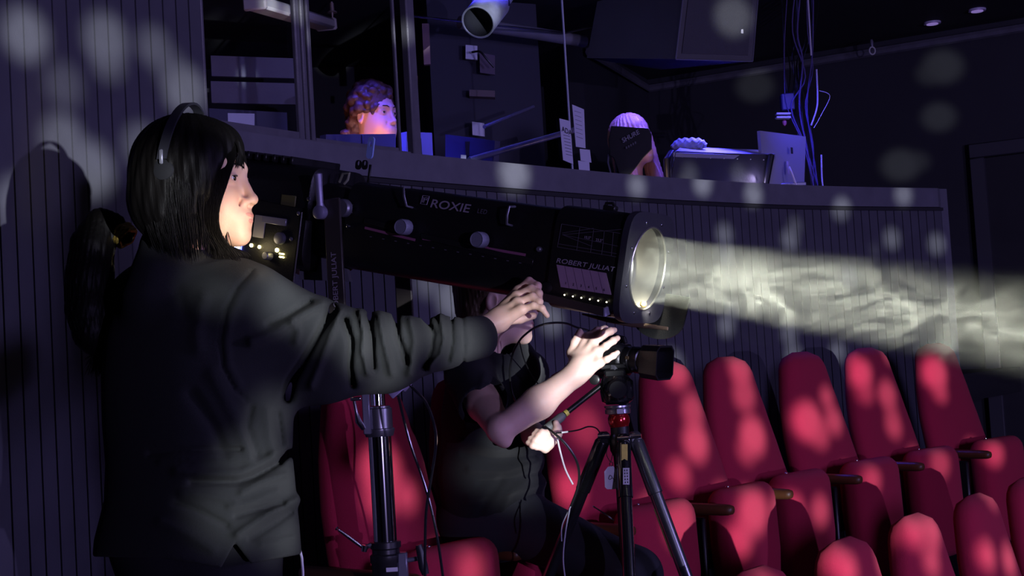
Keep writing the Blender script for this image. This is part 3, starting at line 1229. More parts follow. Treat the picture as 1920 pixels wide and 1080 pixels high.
mb = MB()
for seg in (((1053, 420), (1165, 438)), ((1053, 420), (1045, 463)), ((1165, 438), (1158, 487)), ((1045, 463), (1158, 482)), ((1054, 440), (1165, 430)), ((1054, 440), (1160, 462)), ((1054, 437), (1113, 428)), ((1054, 440), (1110, 462)),
            ((1087, 427), (1081, 470)), ((1113, 431), (1107, 474)), ((1133, 434), (1128, 478)), ((1150, 436), (1146, 480)), ((1046, 457), (1158, 476))):
    sideline(mb, *seg)
mb.build('printed_diagram', m_lines, fs_root)
for (t_, qx, qy) in (('10,5°', 1095, 447), ('23,5°', 1117, 452)):
    q = onside(qx, qy, .117)
    text_mesh('lettering', t_, .0085, S(q[0], .1176, q[1]), ex, ey, m_print, fs_root, .0008 * NRM)
# six label cells and the lamps below
for i in range(6):
    u0, u1 = i / 6 + .006, (i + 1) / 6 - .006
    top0, top1 = (1043, 496), (1137, 512)
    bot0, bot1 = (1051, 538), (1147, 553)
    L_ = lambda A_, B_, t_: (A_[0] + (B_[0] - A_[0]) * t_, A_[1] + (B_[1] - A_[1]) * t_)
    pts = [onside(*q, .1175) for q in (L_(top0, top1, u0), L_(top0, top1, u1), L_(bot0, bot1, u1), L_(bot0, bot1, u0))]
    o = MB().plate(pts, S(0, .1165, 0), AX, UPV, .0015 if AX.cross(UPV).dot(SIDE) > 0 else -.0015).build('gel_label', mat('pale lilac label', (.40, .26, .38), .6, var=.08, vscale=40), fs_root, smooth=False)
    q = onside(*L_((1054, 532), (1140, 547), (i + .35) / 6), .119)
    text_mesh('lettering', str(i + 1), .008, S(q[0], .1186, q[1]), ex, ey, m_ink, o, .0004 * NRM)
m_dot = mat('tiny lamp', (1, .95, .7), .5, emit=(1, .93, .62), estr=5)
for i in range(6):
    x, z = onside(1058 + i * 15.8, 553 + i * 2.7, .118)
    MB().lathe([(0, .0018), (.0015, .0016)], S(x, .1165, z), SIDE, 8).build('indicator_light', m_dot, fs_root)
# lever tray under the changer
t0_, t1_ = onside(1012, 548, .12), onside(1131, 577, .12)
t2_, t3_ = onside(1131, 593, .12), onside(1012, 563, .12)
mb = MB()
mb.rings([[S(t3_[0], y, t3_[1]) for y in (.034, .122)] + [S(t0_[0], y, t0_[1]) for y in (.122, .034)], [S(t2_[0], y, t2_[1]) for y in (.034, .122)] + [S(t1_[0], y, t1_[1]) for y in (.122, .034)]])
tray = mb.build('lever_tray', mat('dark brown tray', (.035, .028, .026), .5), fs_root, smooth=False)
quad_face = [S(t2_[0] + .002, .122, t2_[1]), S(t2_[0] + .002, .034, t2_[1] + .020), S(t1_[0] + .002, .034, t1_[1] + .020), S(t1_[0] + .002, .122, t1_[1])]
MB().add([q for q in quad_face] + [q + AX * .004 for q in quad_face], [(0, 1, 2, 3), (7, 6, 5, 4), (0, 4, 5, 1), (1, 5, 6, 2), (2, 6, 7, 3), (3, 7, 4, 0)]).build('end_face', mat('lilac grey end', (.36, .35, .50), .45), tray, smooth=False)
for (qx, qy, r) in ((1023, 539, .013), (1007, 467, .006)):
    x, z = onside(qx, qy, .12)
    MB().lathe([(0, r), (.008, r), (.010, r * .7)], S(x, .106, z), SIDE, 16).build('thumb_screw', m_blackmetal if r > .01 else m_grey, fs_root)
# top fittings: sight plate with its hole, loops, latch
def sight(px, py, h, w, name, m, yy=0.0):
    p = on_plane(px, py, S(0, yy, 0), SIDE)
    q = p - FC
    x, z = q.dot(AX), q.dot(UPV)
    out = []
    n = 20
    vs, fs_ = [], []
    for t_ in (-.0025, .0025):
        for k in range(n):
            a_ = 2 * math.pi * k / n
            rr = w / 2
            zz = math.sin(a_) * rr
            zz = zz + (h / 2 - rr) * (1 if zz > 0 else -1)
            vs.append(S(x + math.cos(a_) * rr, yy + t_, z + zz))
        for k in range(n):
            a_ = 2 * math.pi * k / n
            vs.append(S(x + math.cos(a_) * w * .27, yy + t_, z + h * .17 + math.sin(a_) * w * .42))
    for k in range(n):
        j = (k + 1) % n
        fs_ += [(k, n + k, n + j, j), (2 * n + k, 2 * n + j, 3 * n + j, 3 * n + k), (k, j, 2 * n + j, 2 * n + k), (n + k, 3 * n + k, 3 * n + j, n + j)]
    return link_mesh(name, vs, fs_, m, fs_root)


sight(695, 277, .056, .019, 'sight', mat('blue-lit sight plate', (.30, .42, .85), .5))  # blue light falling on the plate is put into its colour
x, z = onside(700, 300, 0)
MB().box(S(x - .004, .004, .128), (.007, .004, .05), RM, .001).build('sight_bracket', m_blackmetal, fs_root)
for qx in (672, 684):
    sight(qx, 309, .024, .016, 'loop', m_blackmetal, .004)
mb = MB()
pl = [on_plane(q[0], q[1], S(0, .05, 0), SIDE) for q in ((636, 342), (643, 326), (655, 325), (652, 337), (645, 345))]
mb.tube(pl, .0035, 8)
mb.build('latch', mat('pale latch', (.30, .32, .22), .4, .3), fs_root)
mb = MB()
q = on_plane(1146, 381, S(0, 0, 0), SIDE) - FC
x = q.dot(AX)
mb.tube([S(x - .015, 0, .116), S(x - .012, 0, .132), S(x + .004, 0, .134), S(x + .016, 0, .120)], .004, 8)
mb.box(S(x, 0, .122), (.03, .02, .012), RM, .002)
mb.build('top_catch', m_blackmetal, fs_root)
# rounded shroud hanging below and beyond the front plate
mb = MB()
out = []
for k in range(17):
    a_ = math.pi * (1.0 + k / 16)
    out.append((.012 + .066 * math.cos(a_), -.112 + .050 * math.sin(a_)))
out += [(.084, -.055), (-.05, -.055)]
mb.plate([(a_, b_) for a_, b_ in out], S(-.02, -.126, .0), AX, UPV, .006)
mb.build('side_shroud', m_spot, fs_root, smooth=False)
mb = MB()
rl = [on_plane(x, y, S(0, -.03, 0), SIDE) for x, y in ((1092, 589), (1140, 600), (1185, 608), (1252, 616))]
mb.tube(rl, [.002, .006, .0065, .004], 8)
mb.build('bottom_rail', mat('brown worn rail', (.16, .11, .075), .75, spec=.2), fs_root)

# lamps of the follow spot, then an added one for the woman's chin
LP = S(.012, 0, 0)
beam = light('follow_spot_beam', 'AREA', LP, 15.5, (1.0, .98, .86), target=S(1, 0, 0), shape='DISK', size=.150, spread=R_(6.5))
light('barrel_lamp', 'POINT', S(-.13, 0, 0), .22, (1.0, .95, .72), shadow_soft_size=.015)
light('lens_spill', 'AREA', S(.012, -.0, -.07), .17, (1.0, .95, .78), target=P(1120, 680, 3.62), shape='DISK', size=.03, spread=R_(80))
light('panel_glow', 'POINT', S(onside(474, 463, .15)[0], .165, onside(474, 463, .15)[1]), .10, (1.0, .80, .42), shadow_soft_size=.02)
light('chin_fill_light', 'SPOT', P(690, 520, 2.46), 13, (1.0, .84, .58), target=P(452, 440, 2.70), shadow_soft_size=.02, spot_size=R_(32), spot_blend=1.0)  # added lamp in open air, brightens her chin and cheek

# ------------------------------------------------------------------ lighting stand
st = empty('lighting_stand', (STX.x, STX.y, 0), 'chrome wind-up stand with black collars carrying the follow spotlight', 'stand')
cx, cy = STX.x, STX.y


def zz_of(py):
    r = ray(712, py)
    return EYE.z + r.z * (cy / r.y)


mb = MB()
mb.tube([(cx, cy, zz_of(812)), (cx, cy, .0 + .15)], .0285, 28)
mb.build('lower_tube', m_chrome, st)
mb = MB()
mb.tube([(cx, cy, STX.z - .006), (cx, cy, zz_of(760))], .0185, 24)
mb.build('upper_tube', m_chrome, st)
mb = MB()
mb.lathe([(0, .034), (.014, .038), (.018, .038), (.020, .034), (.068, .034), (.070, .030), (.074, .030)], (cx, cy, zz_of(818)), (0, 0, 1), 32)
mb.build('collar', mat('satin grey collar', (.20, .20, .21), .32, .75), st)
mb = MB()
mb.box((cx - .026, cy - .030, (zz_of(725) + zz_of(812)) / 2), (.018, .018, zz_of(725) - zz_of(812)), None, .002)
mb.build('clamp_block', m_grey, st)
mb = MB()
a = Vector((cx - .035, cy - .035, zz_of(800)))
mb.tube([a, P(672, 790, cy - .05), P(668, 772, cy - .055), P(664, 752, cy - .06)], [.007, .008, .004, .004], 10)
mb.box(P(667, 748, cy - .06), (.026, .01, .009), None, .002)
mb.build('wing_bolt', m_steel, st)
mb = MB()
zb = zz_of(1010)
mb.lathe([(-.25, .034), (0, .037), (.004, .040), (.020, .040), (.024, .034), (.034, .034), (.038, .038), (.052, .038), (.054, .031)], (cx, cy, zb - .06), (0, 0, 1), 32)
mb.build('collar', mat('black collar', (.02, .02, .022), .35), st)
mb = MB()
a = Vector((cx - .034, cy - .02, zb - .012))
b = P(682, 1028, cy - .03)
mb.tube([a, b], .006, 8)
mb.tube([b + Vector((0, 0, -.008)), b + Vector((.004, 0, .007))], [.007, .009], 10)
mb.tube([b, P(655, 1008, cy - .04), P(634, 993, cy - .05)], [.0035, .0045, .003], 8)
mb.tube([P(633, 992, cy - .05), P(630, 990, cy - .05)], .0045, 8)
mb.build('tightening_handle', m_steel, st)
mb = MB()
mb.box(Vector((cx + .038, cy - .01, zb - .07)), (.03, .03, .07), None, .003)
c = Vector((cx + .052, cy - .012, zb - .055))
mb.tube([c, c + Vector((.035, 0, .004))], .006, 10)
mb.build('clamp_bracket', m_grey, st)
mb = MB()
c2 = c + Vector((.033, -.002, .0))
mb.tube([c2 + Vector((-.003, 0, .036)), c2 + Vector((.001, 0, .02)), c2 + Vector((.006, 0, -.02)), c2 + Vector((.010, 0, -.036))], [.008, .0105, .0115, .009], 12)
mb.build('star_grip', mat('black grip', (.03, .03, .035), .4), st)
mb = MB()
q = P(735, 1068, cy - .04)
mb.box(q, (.028, .002, .010), None)
mb.build('label', m_paper, st)
# tripod base of the stand, below the picture
for k in range(3):
    a_ = k * 2 * math.pi / 3 + .70
    mb = MB()
    f = Vector((cx + math.cos(a_) * .34, cy + math.sin(a_) * .34, .018))
    mb.tube([(cx, cy, .34), f], .014, 10)
    mb.lathe([(-.018, .022), (.02, .022)], f, (0, 0, 1), 12)
    mb.build('leg', m_blackmetal, st)

# ------------------------------------------------------------------ haze drifting through the beam
def haze():
    mb = MB()
    rings = []
    for (x, r) in ((.016, .118), (.4, .135), (1.1, .18), (2.4, .27)):
        rings.append([S(x, math.cos(2 * math.pi * k / 24) * r, math.sin(2 * math.pi * k / 24) * r) for k in range(24)])
    mb.rings(rings)
    m = bpy.data.materials.new('drifting haze')
    m.use_nodes = True
    nt = m.node_tree
    nt.nodes.clear()
    out = nt.nodes.new('ShaderNodeOutputMaterial')
    vol = nt.nodes.new('ShaderNodeVolumeScatter')
    vol.inputs['Color'].default_value = (.86, .92, .84, 1)
    vol.inputs['Anisotropy'].default_value = .15
    tc = nt.nodes.new('ShaderNodeTexCoord')
    mp = nt.nodes.new('ShaderNodeMapping')
    mp.inputs['Scale'].default_value = (3.6, 4.0, 6.5)
    mp.inputs['Rotation'].default_value = (0, -.22, 0)
    no = nt.nodes.new('ShaderNodeTexNoise')
    no.inputs['Scale'].default_value = 1.0
    no.inputs['Detail'].default_value = 4
    no.inputs['Roughness'].default_value = .6
    no.inputs['Distortion'].default_value = 2.4
    # ridged wisps
    r1 = nt.nodes.new('ShaderNodeMath'); r1.operation = 'SUBTRACT'; r1.inputs[1].default_value = .5
    r2 = nt.nodes.new('ShaderNodeMath'); r2.operation = 'ABSOLUTE'
    r3 = nt.nodes.new('ShaderNodeMapRange')
    r3.inputs['From Min'].default_value = .0
    r3.inputs['From Max'].default_value = .055
    r3.inputs['To Min'].default_value = 2.6
    r3.inputs['To Max'].default_value = .36
    no2 = nt.nodes.new('ShaderNodeTexNoise')
    no2.inputs['Scale'].default_value = .9
    r4 = nt.nodes.new('ShaderNodeMapRange')
    r4.inputs['From Min'].default_value = .35
    r4.inputs['From Max'].default_value = .65
    r4.inputs['To Min'].default_value = .30
    r4.inputs['To Max'].default_value = 1.0
    mul = nt.nodes.new('ShaderNodeMath'); mul.operation = 'MULTIPLY'
    mul2 = nt.nodes.new('ShaderNodeMath'); mul2.operation = 'MULTIPLY'; mul2.inputs[1].default_value = HAZE_DENS
    L = nt.links.new
    L(tc.outputs['Object'], mp.inputs[0]); L(mp.outputs[0], no.inputs[0]); L(mp.outputs[0], no2.inputs[0])
    L(no.outputs[0], r1.inputs[0]); L(r1.outputs[0], r2.inputs[0]); L(r2.outputs[0], r3.inputs[0])
    L(no2.outputs[0], r4.inputs[0])
    L(r3.outputs[0], mul.inputs[0]); L(r4.outputs[0], mul.inputs[1]); L(mul.outputs[0], mul2.inputs[0])
    L(mul2.outputs[0], vol.inputs['Density'])
    L(vol.outputs[0], out.inputs['Volume'])
    o = mb.build('haze', m)
    import bmesh
    bm = bmesh.new()
    bm.from_mesh(o.data)
    bmesh.ops.recalc_face_normals(bm, faces=bm.faces)
    bm.to_mesh(o.data)
    bm.free()
    tag(o, 'pale smoky haze lit up inside the white spotlight beam', 'haze', kind='stuff')
    return o


HAZE_DENS = .055
haze()


# ------------------------------------------------------------------ people
m_skin = mat('light skin', (.66, .42, .33), .48, bump=.12, bscale=900, var=.06, vscale=60, sss=.25, spec=.4)
m_skin2 = mat('pale skin', (.68, .46, .38), .5, bump=.12, bscale=900, var=.06, vscale=60, sss=.25, spec=.35)
m_lip = mat('lips', (.58, .26, .23), .45, sss=.2)
m_eye = mat('eye white', (.62, .60, .58), .15, spec=.8)
m_iris = mat('dark iris', (.018, .010, .007), .08, spec=1.0)
m_hair = mat('black hair', (.0035, .003, .003), .5, bump=.5, bscale=220, spec=.10, stretch=(1, 1, .08))
m_sweat = mat('black sweatshirt cloth', (.019, .0205, .0215), .92, bump=.9, bscale=1100, var=.15, vscale=500, spec=.12, sheen=.04)
m_trous = mat('black trousers', (.014, .014, .017), .9, bump=.5, bscale=900, spec=.12)
m_tee = mat('black T-shirt cloth', (.013, .0135, .016), .92, bump=.7, bscale=1100, spec=.12, sheen=.06)

_RN, _UN, _FN = np.array(_R), np.array(_U), np.array(_F)
_EN = np.array(EYE)


def proj(p):
    q = p - _EN
    z = q @ _FN
    return 960 + FPX * (q @ _RN) / z, 540 - FPX * (q @ _UN) / z


def poly_dist(px, py, pts):
    d = None
    for (x0, y0), (x1, y1) in zip(pts, pts[1:]):
        dx, dy = x1 - x0, y1 - y0
        t = np.clip(((px - x0) * dx + (py - y0) * dy) / (dx * dx + dy * dy + 1e-9), 0, 1)
        e = np.hypot(px - x0 - t * dx, py - y0 - t * dy)
        d = e if d is None else np.minimum(d, e)
    return d


def folds(p, table):
    """cloth creases: (line, half width, height in metres); lines follow the cloth's own run"""
    px, py = proj(p)
    f = np.zeros(len(p))
    for pts, w, a in table:
        x0, x1 = min(q[0] for q in pts) - 3 * w, max(q[0] for q in pts) + 3 * w
        y0, y1 = min(q[1] for q in pts) - 3 * w, max(q[1] for q in pts) + 3 * w
        m = (px > x0) & (px < x1) & (py > y0) & (py < y1)
        if m.any():
            d = poly_dist(px[m], py[m], pts)
            f[m] += a * np.exp(-(d / w) ** 2)
    return f


def A(px, py, d):
    return np.array(P(px, py, d))


def frame(origin, yaw, tilt=0.0, roll=0.0, s=1.0):
    """head frame: x = where the face points, y = its left, z = up; yaw 0 looks along +X, positive turns towards the viewer"""
    m = Matrix.Translation(Vector(origin)) @ Matrix.Rotation(-yaw, 4, 'Z') @ Matrix.Rotation(-tilt, 4, 'Y') @ Matrix.Rotation(roll, 4, 'X') @ Matrix.Scale(s, 4)
    return m


def face_sdf(q, nose=1.0, fem=True):
    """q in head coordinates (metres), eyes at z = 0"""
    ay = np.abs(q[:, 1])
    qa = np.stack([q[:, 0], ay, q[:, 2]], 1)
    d = sd_ell(q, (-.012, 0, .034), (.092, .074, .086))
    d = smin(d, sd_ell(q, (.024, 0, -.030), (.061, .059, .082)), .03)
    d = smin(d, sd_ell(q, (.036, 0, -.080), (.046, .046, .036)), .025)
    d = smin(d, sd_ell(q, (.075, 0, -.103), (.020, .022, .018)), .022)
    d = smin(d, sd_ell(qa, (.052, .030, -.044), (.028, .024, .030)), .022)
    d = smin(d, sd_ell(q, (.078, 0, -.070), (.020, .028, .026)), .018)       # mouth mound
    d = smin(d, sd_cap(qa, (.082, 0, .018), (.066, .042, .020), .010, .009), .016)  # brow
    d = smax(d, -sd_ell(qa, (.098, .031, -.001), (.022, .019, .014)), .016)  # sockets
    d = smin(d, sd_ell(qa, (.067, .030, -.001), (.0155, .0175, .0125)), .006)   # lids
    d = smax(d, -sd_ell(qa, (.087, .0325, -.0008), (.014, .0125, .0050)), .0015)
    # nose
    n = sd_cap(q, (.083, 0, .004), (.099, 0, -.034), .0065, .0085)
    n = smin(n, sd_ell(q, (.1005, 0, -.0385), (.0105, .0105, .0092)), .008)
    n = smin(n, sd_ell(qa, (.0900, .0125, -.0425), (.0110, .0068, .0075)), .006)
    d = smin(d, n, .009)
    d = smax(d, -sd_cap(qa, (.0940, .0066, -.0500), (.0985, .0066, -.0470), .0032, .0026), .003)   # nostrils
    d = smax(d, -sd_cap(qa, (.083, .0215, -.042), (.079, .028, -.060), .0015, .001), .009)
    # lips
    d = smin(d, sd_ell(qa, (.0885, .006, -.0655), (.0082, .016, .0050)), .006)
    d = smin(d, sd_ell(q, (.0880, 0, -.0762), (.0080, .015, .0052)), .006)
    d = smax(d, -sd_cap(qa, (.104, 0, -.0708), (.084, .0235, -.0712), .0006, .0005), .003)
    d = smax(d, -sd_ell(q, (.109, 0, -.0870), (.010, .022, .006)), .012)
    # ears
    e = sd_ell(qa, (-.008, .074, -.012), (.017, .0055, .029))
    e = smax(e, -sd_ell(qa, (-.004, .080, -.010), (.010, .006, .018)), .004)
    d = smin(d, e, .006)
    # neck
    d = smin(d, sd_cap(q, (-.020, 0, -.055), (-.052, 0, -.20), .048, .053), .03)
    return d


def head_mesh(mtx, vox=.0021, extra=None, lo=(-.12, -.10, -.20), hi=(.125, .10, .13)):
    v, f = sdf_vf(lambda q: face_sdf(q), lo, hi, vox)
    m = np.array(mtx)
    return v @ m[:3, :3].T + m[:3, 3], f


def eyes_and_lips(mtx, parent, body, lips=m_lip, near=-1, lash=True):
    X = lambda x, y, z: mtx @ Vector((x, y, z))
    sc = mtx.to_scale()[0]
    for sy in (-1, 1):
        mb = MB(mtx)
        mb.lathe([(-.0112, .0005), (-.009, .0066), (-.005, .0100), (0, .0112), (.005, .0100), (.009, .0066), (.0112, .0005)], (.0700, sy * .0305, -.0008), (1, sy * .15, 0), 20)
        e = mb.build('eye', m_eye, body)
        mb = MB(mtx)
        mb.lathe([(.0094, .0058), (.0108, .0046), (.0118, .0005)], (.0702, sy * .0305, -.0008), (1, sy * .12, 0), 18)
        mb.build('iris', m_iris, e)
        # upper lid and lashes
        mb = MB(mtx)
        arc = [(.0700 + .0118 * math.cos(a) * .99, sy * .0305 + .0118 * math.sin(a), .0035 + .0010 * math.cos(a * 1.3)) for a in [(-1.15 + 2.3 * k / 10) for k in range(11)]]
        mb.tube(arc, [.0008] + [.0019] * 9 + [.0008], 7)
        mb.build('eyelid', None, body)
        if lash:
            mb = MB(mtx)
            mb.tube([(p[0] + .0018, p[1], p[2] - .0012) for p in arc], [.0003] + [.0010] * 9 + [.0004], 5)
            mb.build('lashes', m_ink, body)
        mb = MB(mtx)
        mb.tube([(.0905, sy * .012, .0185), (.0885, sy * .022, .0235), (.080, sy * .036, .0240), (.069, sy * .044, .0190)], [.0012, .0021, .0019, .0006], 6)
        mb.build('eyebrow', m_hair, body)


def strand_tubes(mb, path_fn, n, r0=.0013, sides=4, seed=1):
    rnd = random.Random(seed)
    for i in range(n):
        pts = path_fn(rnd, i)
        m = len(pts)
        rr = [r0 * (.55 + .45 * math.sin(math.pi * min(1, (k + .6) / m) ** .7)) for k in range(m)]
        rr[-1] = r0 * .15
        mb.tube(pts, rr, sides, caps=False)


# ---- the woman at the follow spot
HEADF = frame(np.array(P(434, 333, 2.72)) - np.array([.071, -.036, -.001]) * 1.0, R_(8), R_(-1.5), 0, 1.06)
HM = np.array(HEADF)
HMi = np.array(HEADF.inverted())
XH = lambda x, y, z: HEADF @ Vector((x, y, z))
woman = empty('person', (P(372, 900, 2.82).x, 2.82, 0), 'person with black hair in a ponytail and headphones, in black sweatshirt, steering the follow spotlight', 'person')

RW = A(912, 613, 3.115)


def hand_sdf(p, wrist, knuckles, fingers, thumb, rad=.0088, wr=.024, palm_r=.0135):
    d = None
    wrist = np.array(wrist)
    for i, k in enumerate(knuckles):
        k = np.array(k)
        off = (k - knuckles[len(knuckles) // 2]) * .35
        e = sd_cap(p, wrist + off, k, palm_r * 1.25, palm_r * .88)
        d = e if d is None else smin(d, e, .012)
    for i in range(len(knuckles) - 1):
        d = smin(d, sd_cap(p, np.array(knuckles[i]), np.array(knuckles[i + 1]), palm_r * .75, palm_r * .75), .006)
    tb = np.array(thumb[0])
    d = smin(d, sd_cap(p, wrist + (tb - wrist) * .15, tb, palm_r * 1.2, palm_r * 1.05), .014)
    fd = None
    for i, (k, f) in enumerate(zip(knuckles, fingers)):
        r = rad * (1.0, 1.03, .98, .86)[i]
        c = sd_chain(p, [k] + list(f), [r * 1.16, r * 1.06, r * .98, r * .80][:len(f) + 1], .003)
        for j in f[:-1]:
            c = smin(c, sd_ell(p, j, (r * 1.08,) * 3), .003)
        d = smin(d, c, .0045)
    t = sd_chain(p, thumb, [rad * 1.55, rad * 1.25, rad * .95][:len(thumb)], .004)
    return smin(d, t, .007)


def nails(mtx_pts, parent, m, r=.0088, body=None):
    pass


W_KN = [A(972, 545, 3.185), A(968, 556, 3.155), A(970, 568, 3.128), A(978, 581, 3.105)]
W_FG = [[A(992, 527, 3.180), A(1008, 536, 3.165), A(1010, 552, 3.17)],
        [A(996, 541, 3.150), A(1010, 550, 3.140), A(1012, 566, 3.150)],
        [A(998, 556, 3.122), A(1011, 566, 3.115), A(1011, 580, 3.128)],
        [A(1000, 573, 3.098), A(1016, 578, 3.094), A(1026, 592, 3.098)]]
W_TH = [A(945, 600, 3.165), A(975, 598, 3.185), A(1000, 592, 3.19)]


def wh(p):
    d = hand_sdf(p, A(934, 600, 3.125), W_KN, W_FG, W_TH, .0083, .022, .0135)
    d = smin(d, sd_cap(p, A(934, 600, 3.125), A(905, 615, 3.11), .0235, .0235), .018)
    return smin(d, sd_cap(p, A(905, 615, 3.11), A(860, 628, 3.08), .0235, .027), .01)


def bbox(pts, pad):
    a = np.array(pts)
    return a.min(0) - pad, a.max(0) + pad


parts = [head_mesh(HEADF)]
lo, hi = bbox([RW, A(860, 628, 3.08)] + W_KN + [q for f in W_FG for q in f] + W_TH, .035)
parts.append(sdf_vf(wh, lo, hi, .0021))
# left hand resting on the rear of the lamp house, hidden from the front
L_W = S(-SLEN + .02, -.175, -.10)
LK = [np.array(S(-SLEN + .05 + .012 * k, -.155, -.055 - .02 * k)) for k in range(4)]
LF = [[np.array(S(-SLEN + .085 + .01 * k, -.143, -.045 - .02 * k)), np.array(S(-SLEN + .11 + .01 * k, -.136, -.045 - .02 * k)), np.array(S(-SLEN + .128 + .008 * k, -.132, -.048 - .02 * k))] for k in range(4)]
LT = [np.array(S(-SLEN + .045, -.165, -.03)), np.array(S(-SLEN + .075, -.148, -.012)), np.array(S(-SLEN + .10, -.140, -.008))]


def lh(p):
    d = hand_sdf(p, L_W, LK, LF, LT, .0083, .022, .0135)
    return smin(d, sd_cap(p, np.array(L_W), np.array(S(-SLEN - .03, -.21, -.14)), .022, .026), .015)


lo, hi = bbox([L_W, S(-SLEN - .03, -.21, -.14)] + LK + [q for f in LF for q in f] + LT, .035)
parts.append(sdf_vf(lh, lo, hi, .003))
v, f = join_vf(parts)
wbody = link_mesh('body', v, f, m_skin, woman, sharp=0)
eyes_and_lips(HEADF, woman, wbody)
for o in list(wbody.children):
    if o.name.startswith('eyelid'): o.data.materials.clear(); o.data.materials.append(m_skin)


def lips_shell(mtx, parent, m):
    v, f = sdf_vf(lambda q: smax(face_sdf(q) - .0004, np.minimum(sd_ell(np.stack([q[:, 0], np.abs(q[:, 1]), q[:, 2]], 1), (.0900, .006, -.0655), (.014, .0160, .0050)), sd_ell(q, (.0895, 0, -.0762), (.014, .0150, .0051))), .001), (.07, -.03, -.09), (.115, .03, -.055), .0012)
    mm = np.array(mtx)
    return link_mesh('lips', v @ mm[:3, :3].T + mm[:3, 3], f, m, parent, sharp=0)


lips_shell(HEADF, wbody, m_lip)

# sweatshirt
U35 = np.array([math.cos(R_(35)), -math.sin(R_(35)), 0])
V35 = np.array([math.sin(R_(35)), math.cos(R_(35)), 0])
ZW = lambda py: 1.1 + (719 - py) * 2.8 / FPX
T_Z = [ZW(y) for y in (1065, 1000, 930, 860, 780, 700, 620, 560, 520)]
T_X = [float(P(x, y, 2.8).x) for x, y in ((366, 1065), (366, 1000), (372, 930), (370, 860), (368, 780), (366, 700), (362, 620), (358, 560), (352, 520))]
T_A = [.218, .214, .200, .196, .200, .200, .190, .165, .11]
T_B = [.165, .160, .150, .145, .150, .150, .140, .120, .085]


def torso_sdf(p, inflate=0.0):
    z = p[:, 2]
    zz = np.clip(z, min(T_Z), max(T_Z))
    cx = np.interp(zz, T_Z, T_X)
    a = np.interp(zz, T_Z, T_A) + inflate
    b = np.interp(zz, T_Z, T_B) + inflate
    q = np.stack([p[:, 0] - cx, p[:, 1] - 2.81], 1)
    u = q @ U35[:2]
    v = q @ V35[:2]
    rr = (np.abs(u / a) ** 2.3 + np.abs(v / b) ** 2.3) ** (1 / 2.3)
    d = (rr - 1) * np.minimum(a, b) * .92
    return np.maximum(d, np.maximum(z - max(T_Z), min(T_Z) - z))


FOLDS_W = [
    ([(503, 606), (540, 590), (566, 574), (580, 566)], 6.5, -.015), ([(471, 640), (519, 622), (566, 590), (604, 570)], 9.35, 0.0170), ([(548, 604), (560, 620), (556, 640)], 6.8, 0.0102),
    ([(622, 578), (606, 610), (591, 637), (570, 675), (548, 712), (537, 746)], 7.65, -0.0289), ([(640, 584), (622, 625), (600, 681), (583, 722)], 6.8, 0.0170),
    ([(646, 600), (658, 640), (655, 690), (660, 722)], 6.8, -0.0255), ([(676, 585), (682, 625), (680, 660), (690, 700)], 5.95, 0.0170), ([(692, 592), (698, 640), (700, 690)], 5.1, -0.0221),
    ([(712, 592), (720, 640), (735, 700)], 6.8, 0.0153), ([(742, 592), (745, 630), (762, 680)], 5.95, -0.0204), ([(770, 600), (778, 640), (768, 700)], 6.8, 0.0136),
    ([(799, 600), (812, 625), (808, 655), (795, 690)], 5.95, -0.0170), ([(826, 592), (833, 635), (826, 665), (806, 688)], 5.1, 0.0136), ([(846, 600), (848, 640), (840, 676)], 4.25, -0.0102),
    ([(866, 590), (871, 640), (868, 682)], 3, -.005),
    ([(474, 506), (446, 536), (424, 580), (413, 640), (418, 690), (440, 732), (462, 750)], 3.0, -.005), ([(484, 516), (456, 546), (434, 590), (425, 640), (430, 685), (450, 722)], 7, .004),
    ([(380, 560), (366, 600), (372, 650)], 14, .007), ([(330, 540), (345, 590), (360, 600)], 12, -.007), ([(400, 700), (440, 780), (470, 850)], 14, .007), ([(360, 740), (400, 800), (420, 850)], 12, -.008),
    ([(470, 765), (462, 800), (480, 850)], 8, -.009), ([(500, 770), (505, 820), (515, 862)], 10, .006), ([(520, 775), (528, 830), (524, 868)], 6, -.007),
    ([(360, 903), (445, 904), (478, 893), (510, 875), (540, 850)], 7, -.018), ([(330, 885), (390, 888), (450, 886), (490, 868), (522, 848)], 9, .011), ([(280, 850), (380, 842), (452, 842)], 5, -.010), ([(300, 866), (390, 858), (470, 862)], 6, .006),
    ([(445, 1002), (462, 990), (484, 976), (515, 956), (556, 937)], 8, .012), ([(453, 924), (484, 906), (535, 890)], 7, .008), ([(442, 968), (484, 955), (530, 945)], 6, -.010), ([(330, 940), (380, 961), (425, 985)], 7, -.009),
    ([(430, 950), (470, 940), (520, 920)], 6, .006), ([(340, 925), (400, 930), (440, 940)], 8, .006), ([(470, 1010), (510, 985), (545, 960)], 7, -.008), ([(300, 980), (350, 1000), (400, 1030)], 10, .006), ([(490, 1020), (550, 1008)], 6, .005),
]
WRS = [A(905, 632, 3.10)]


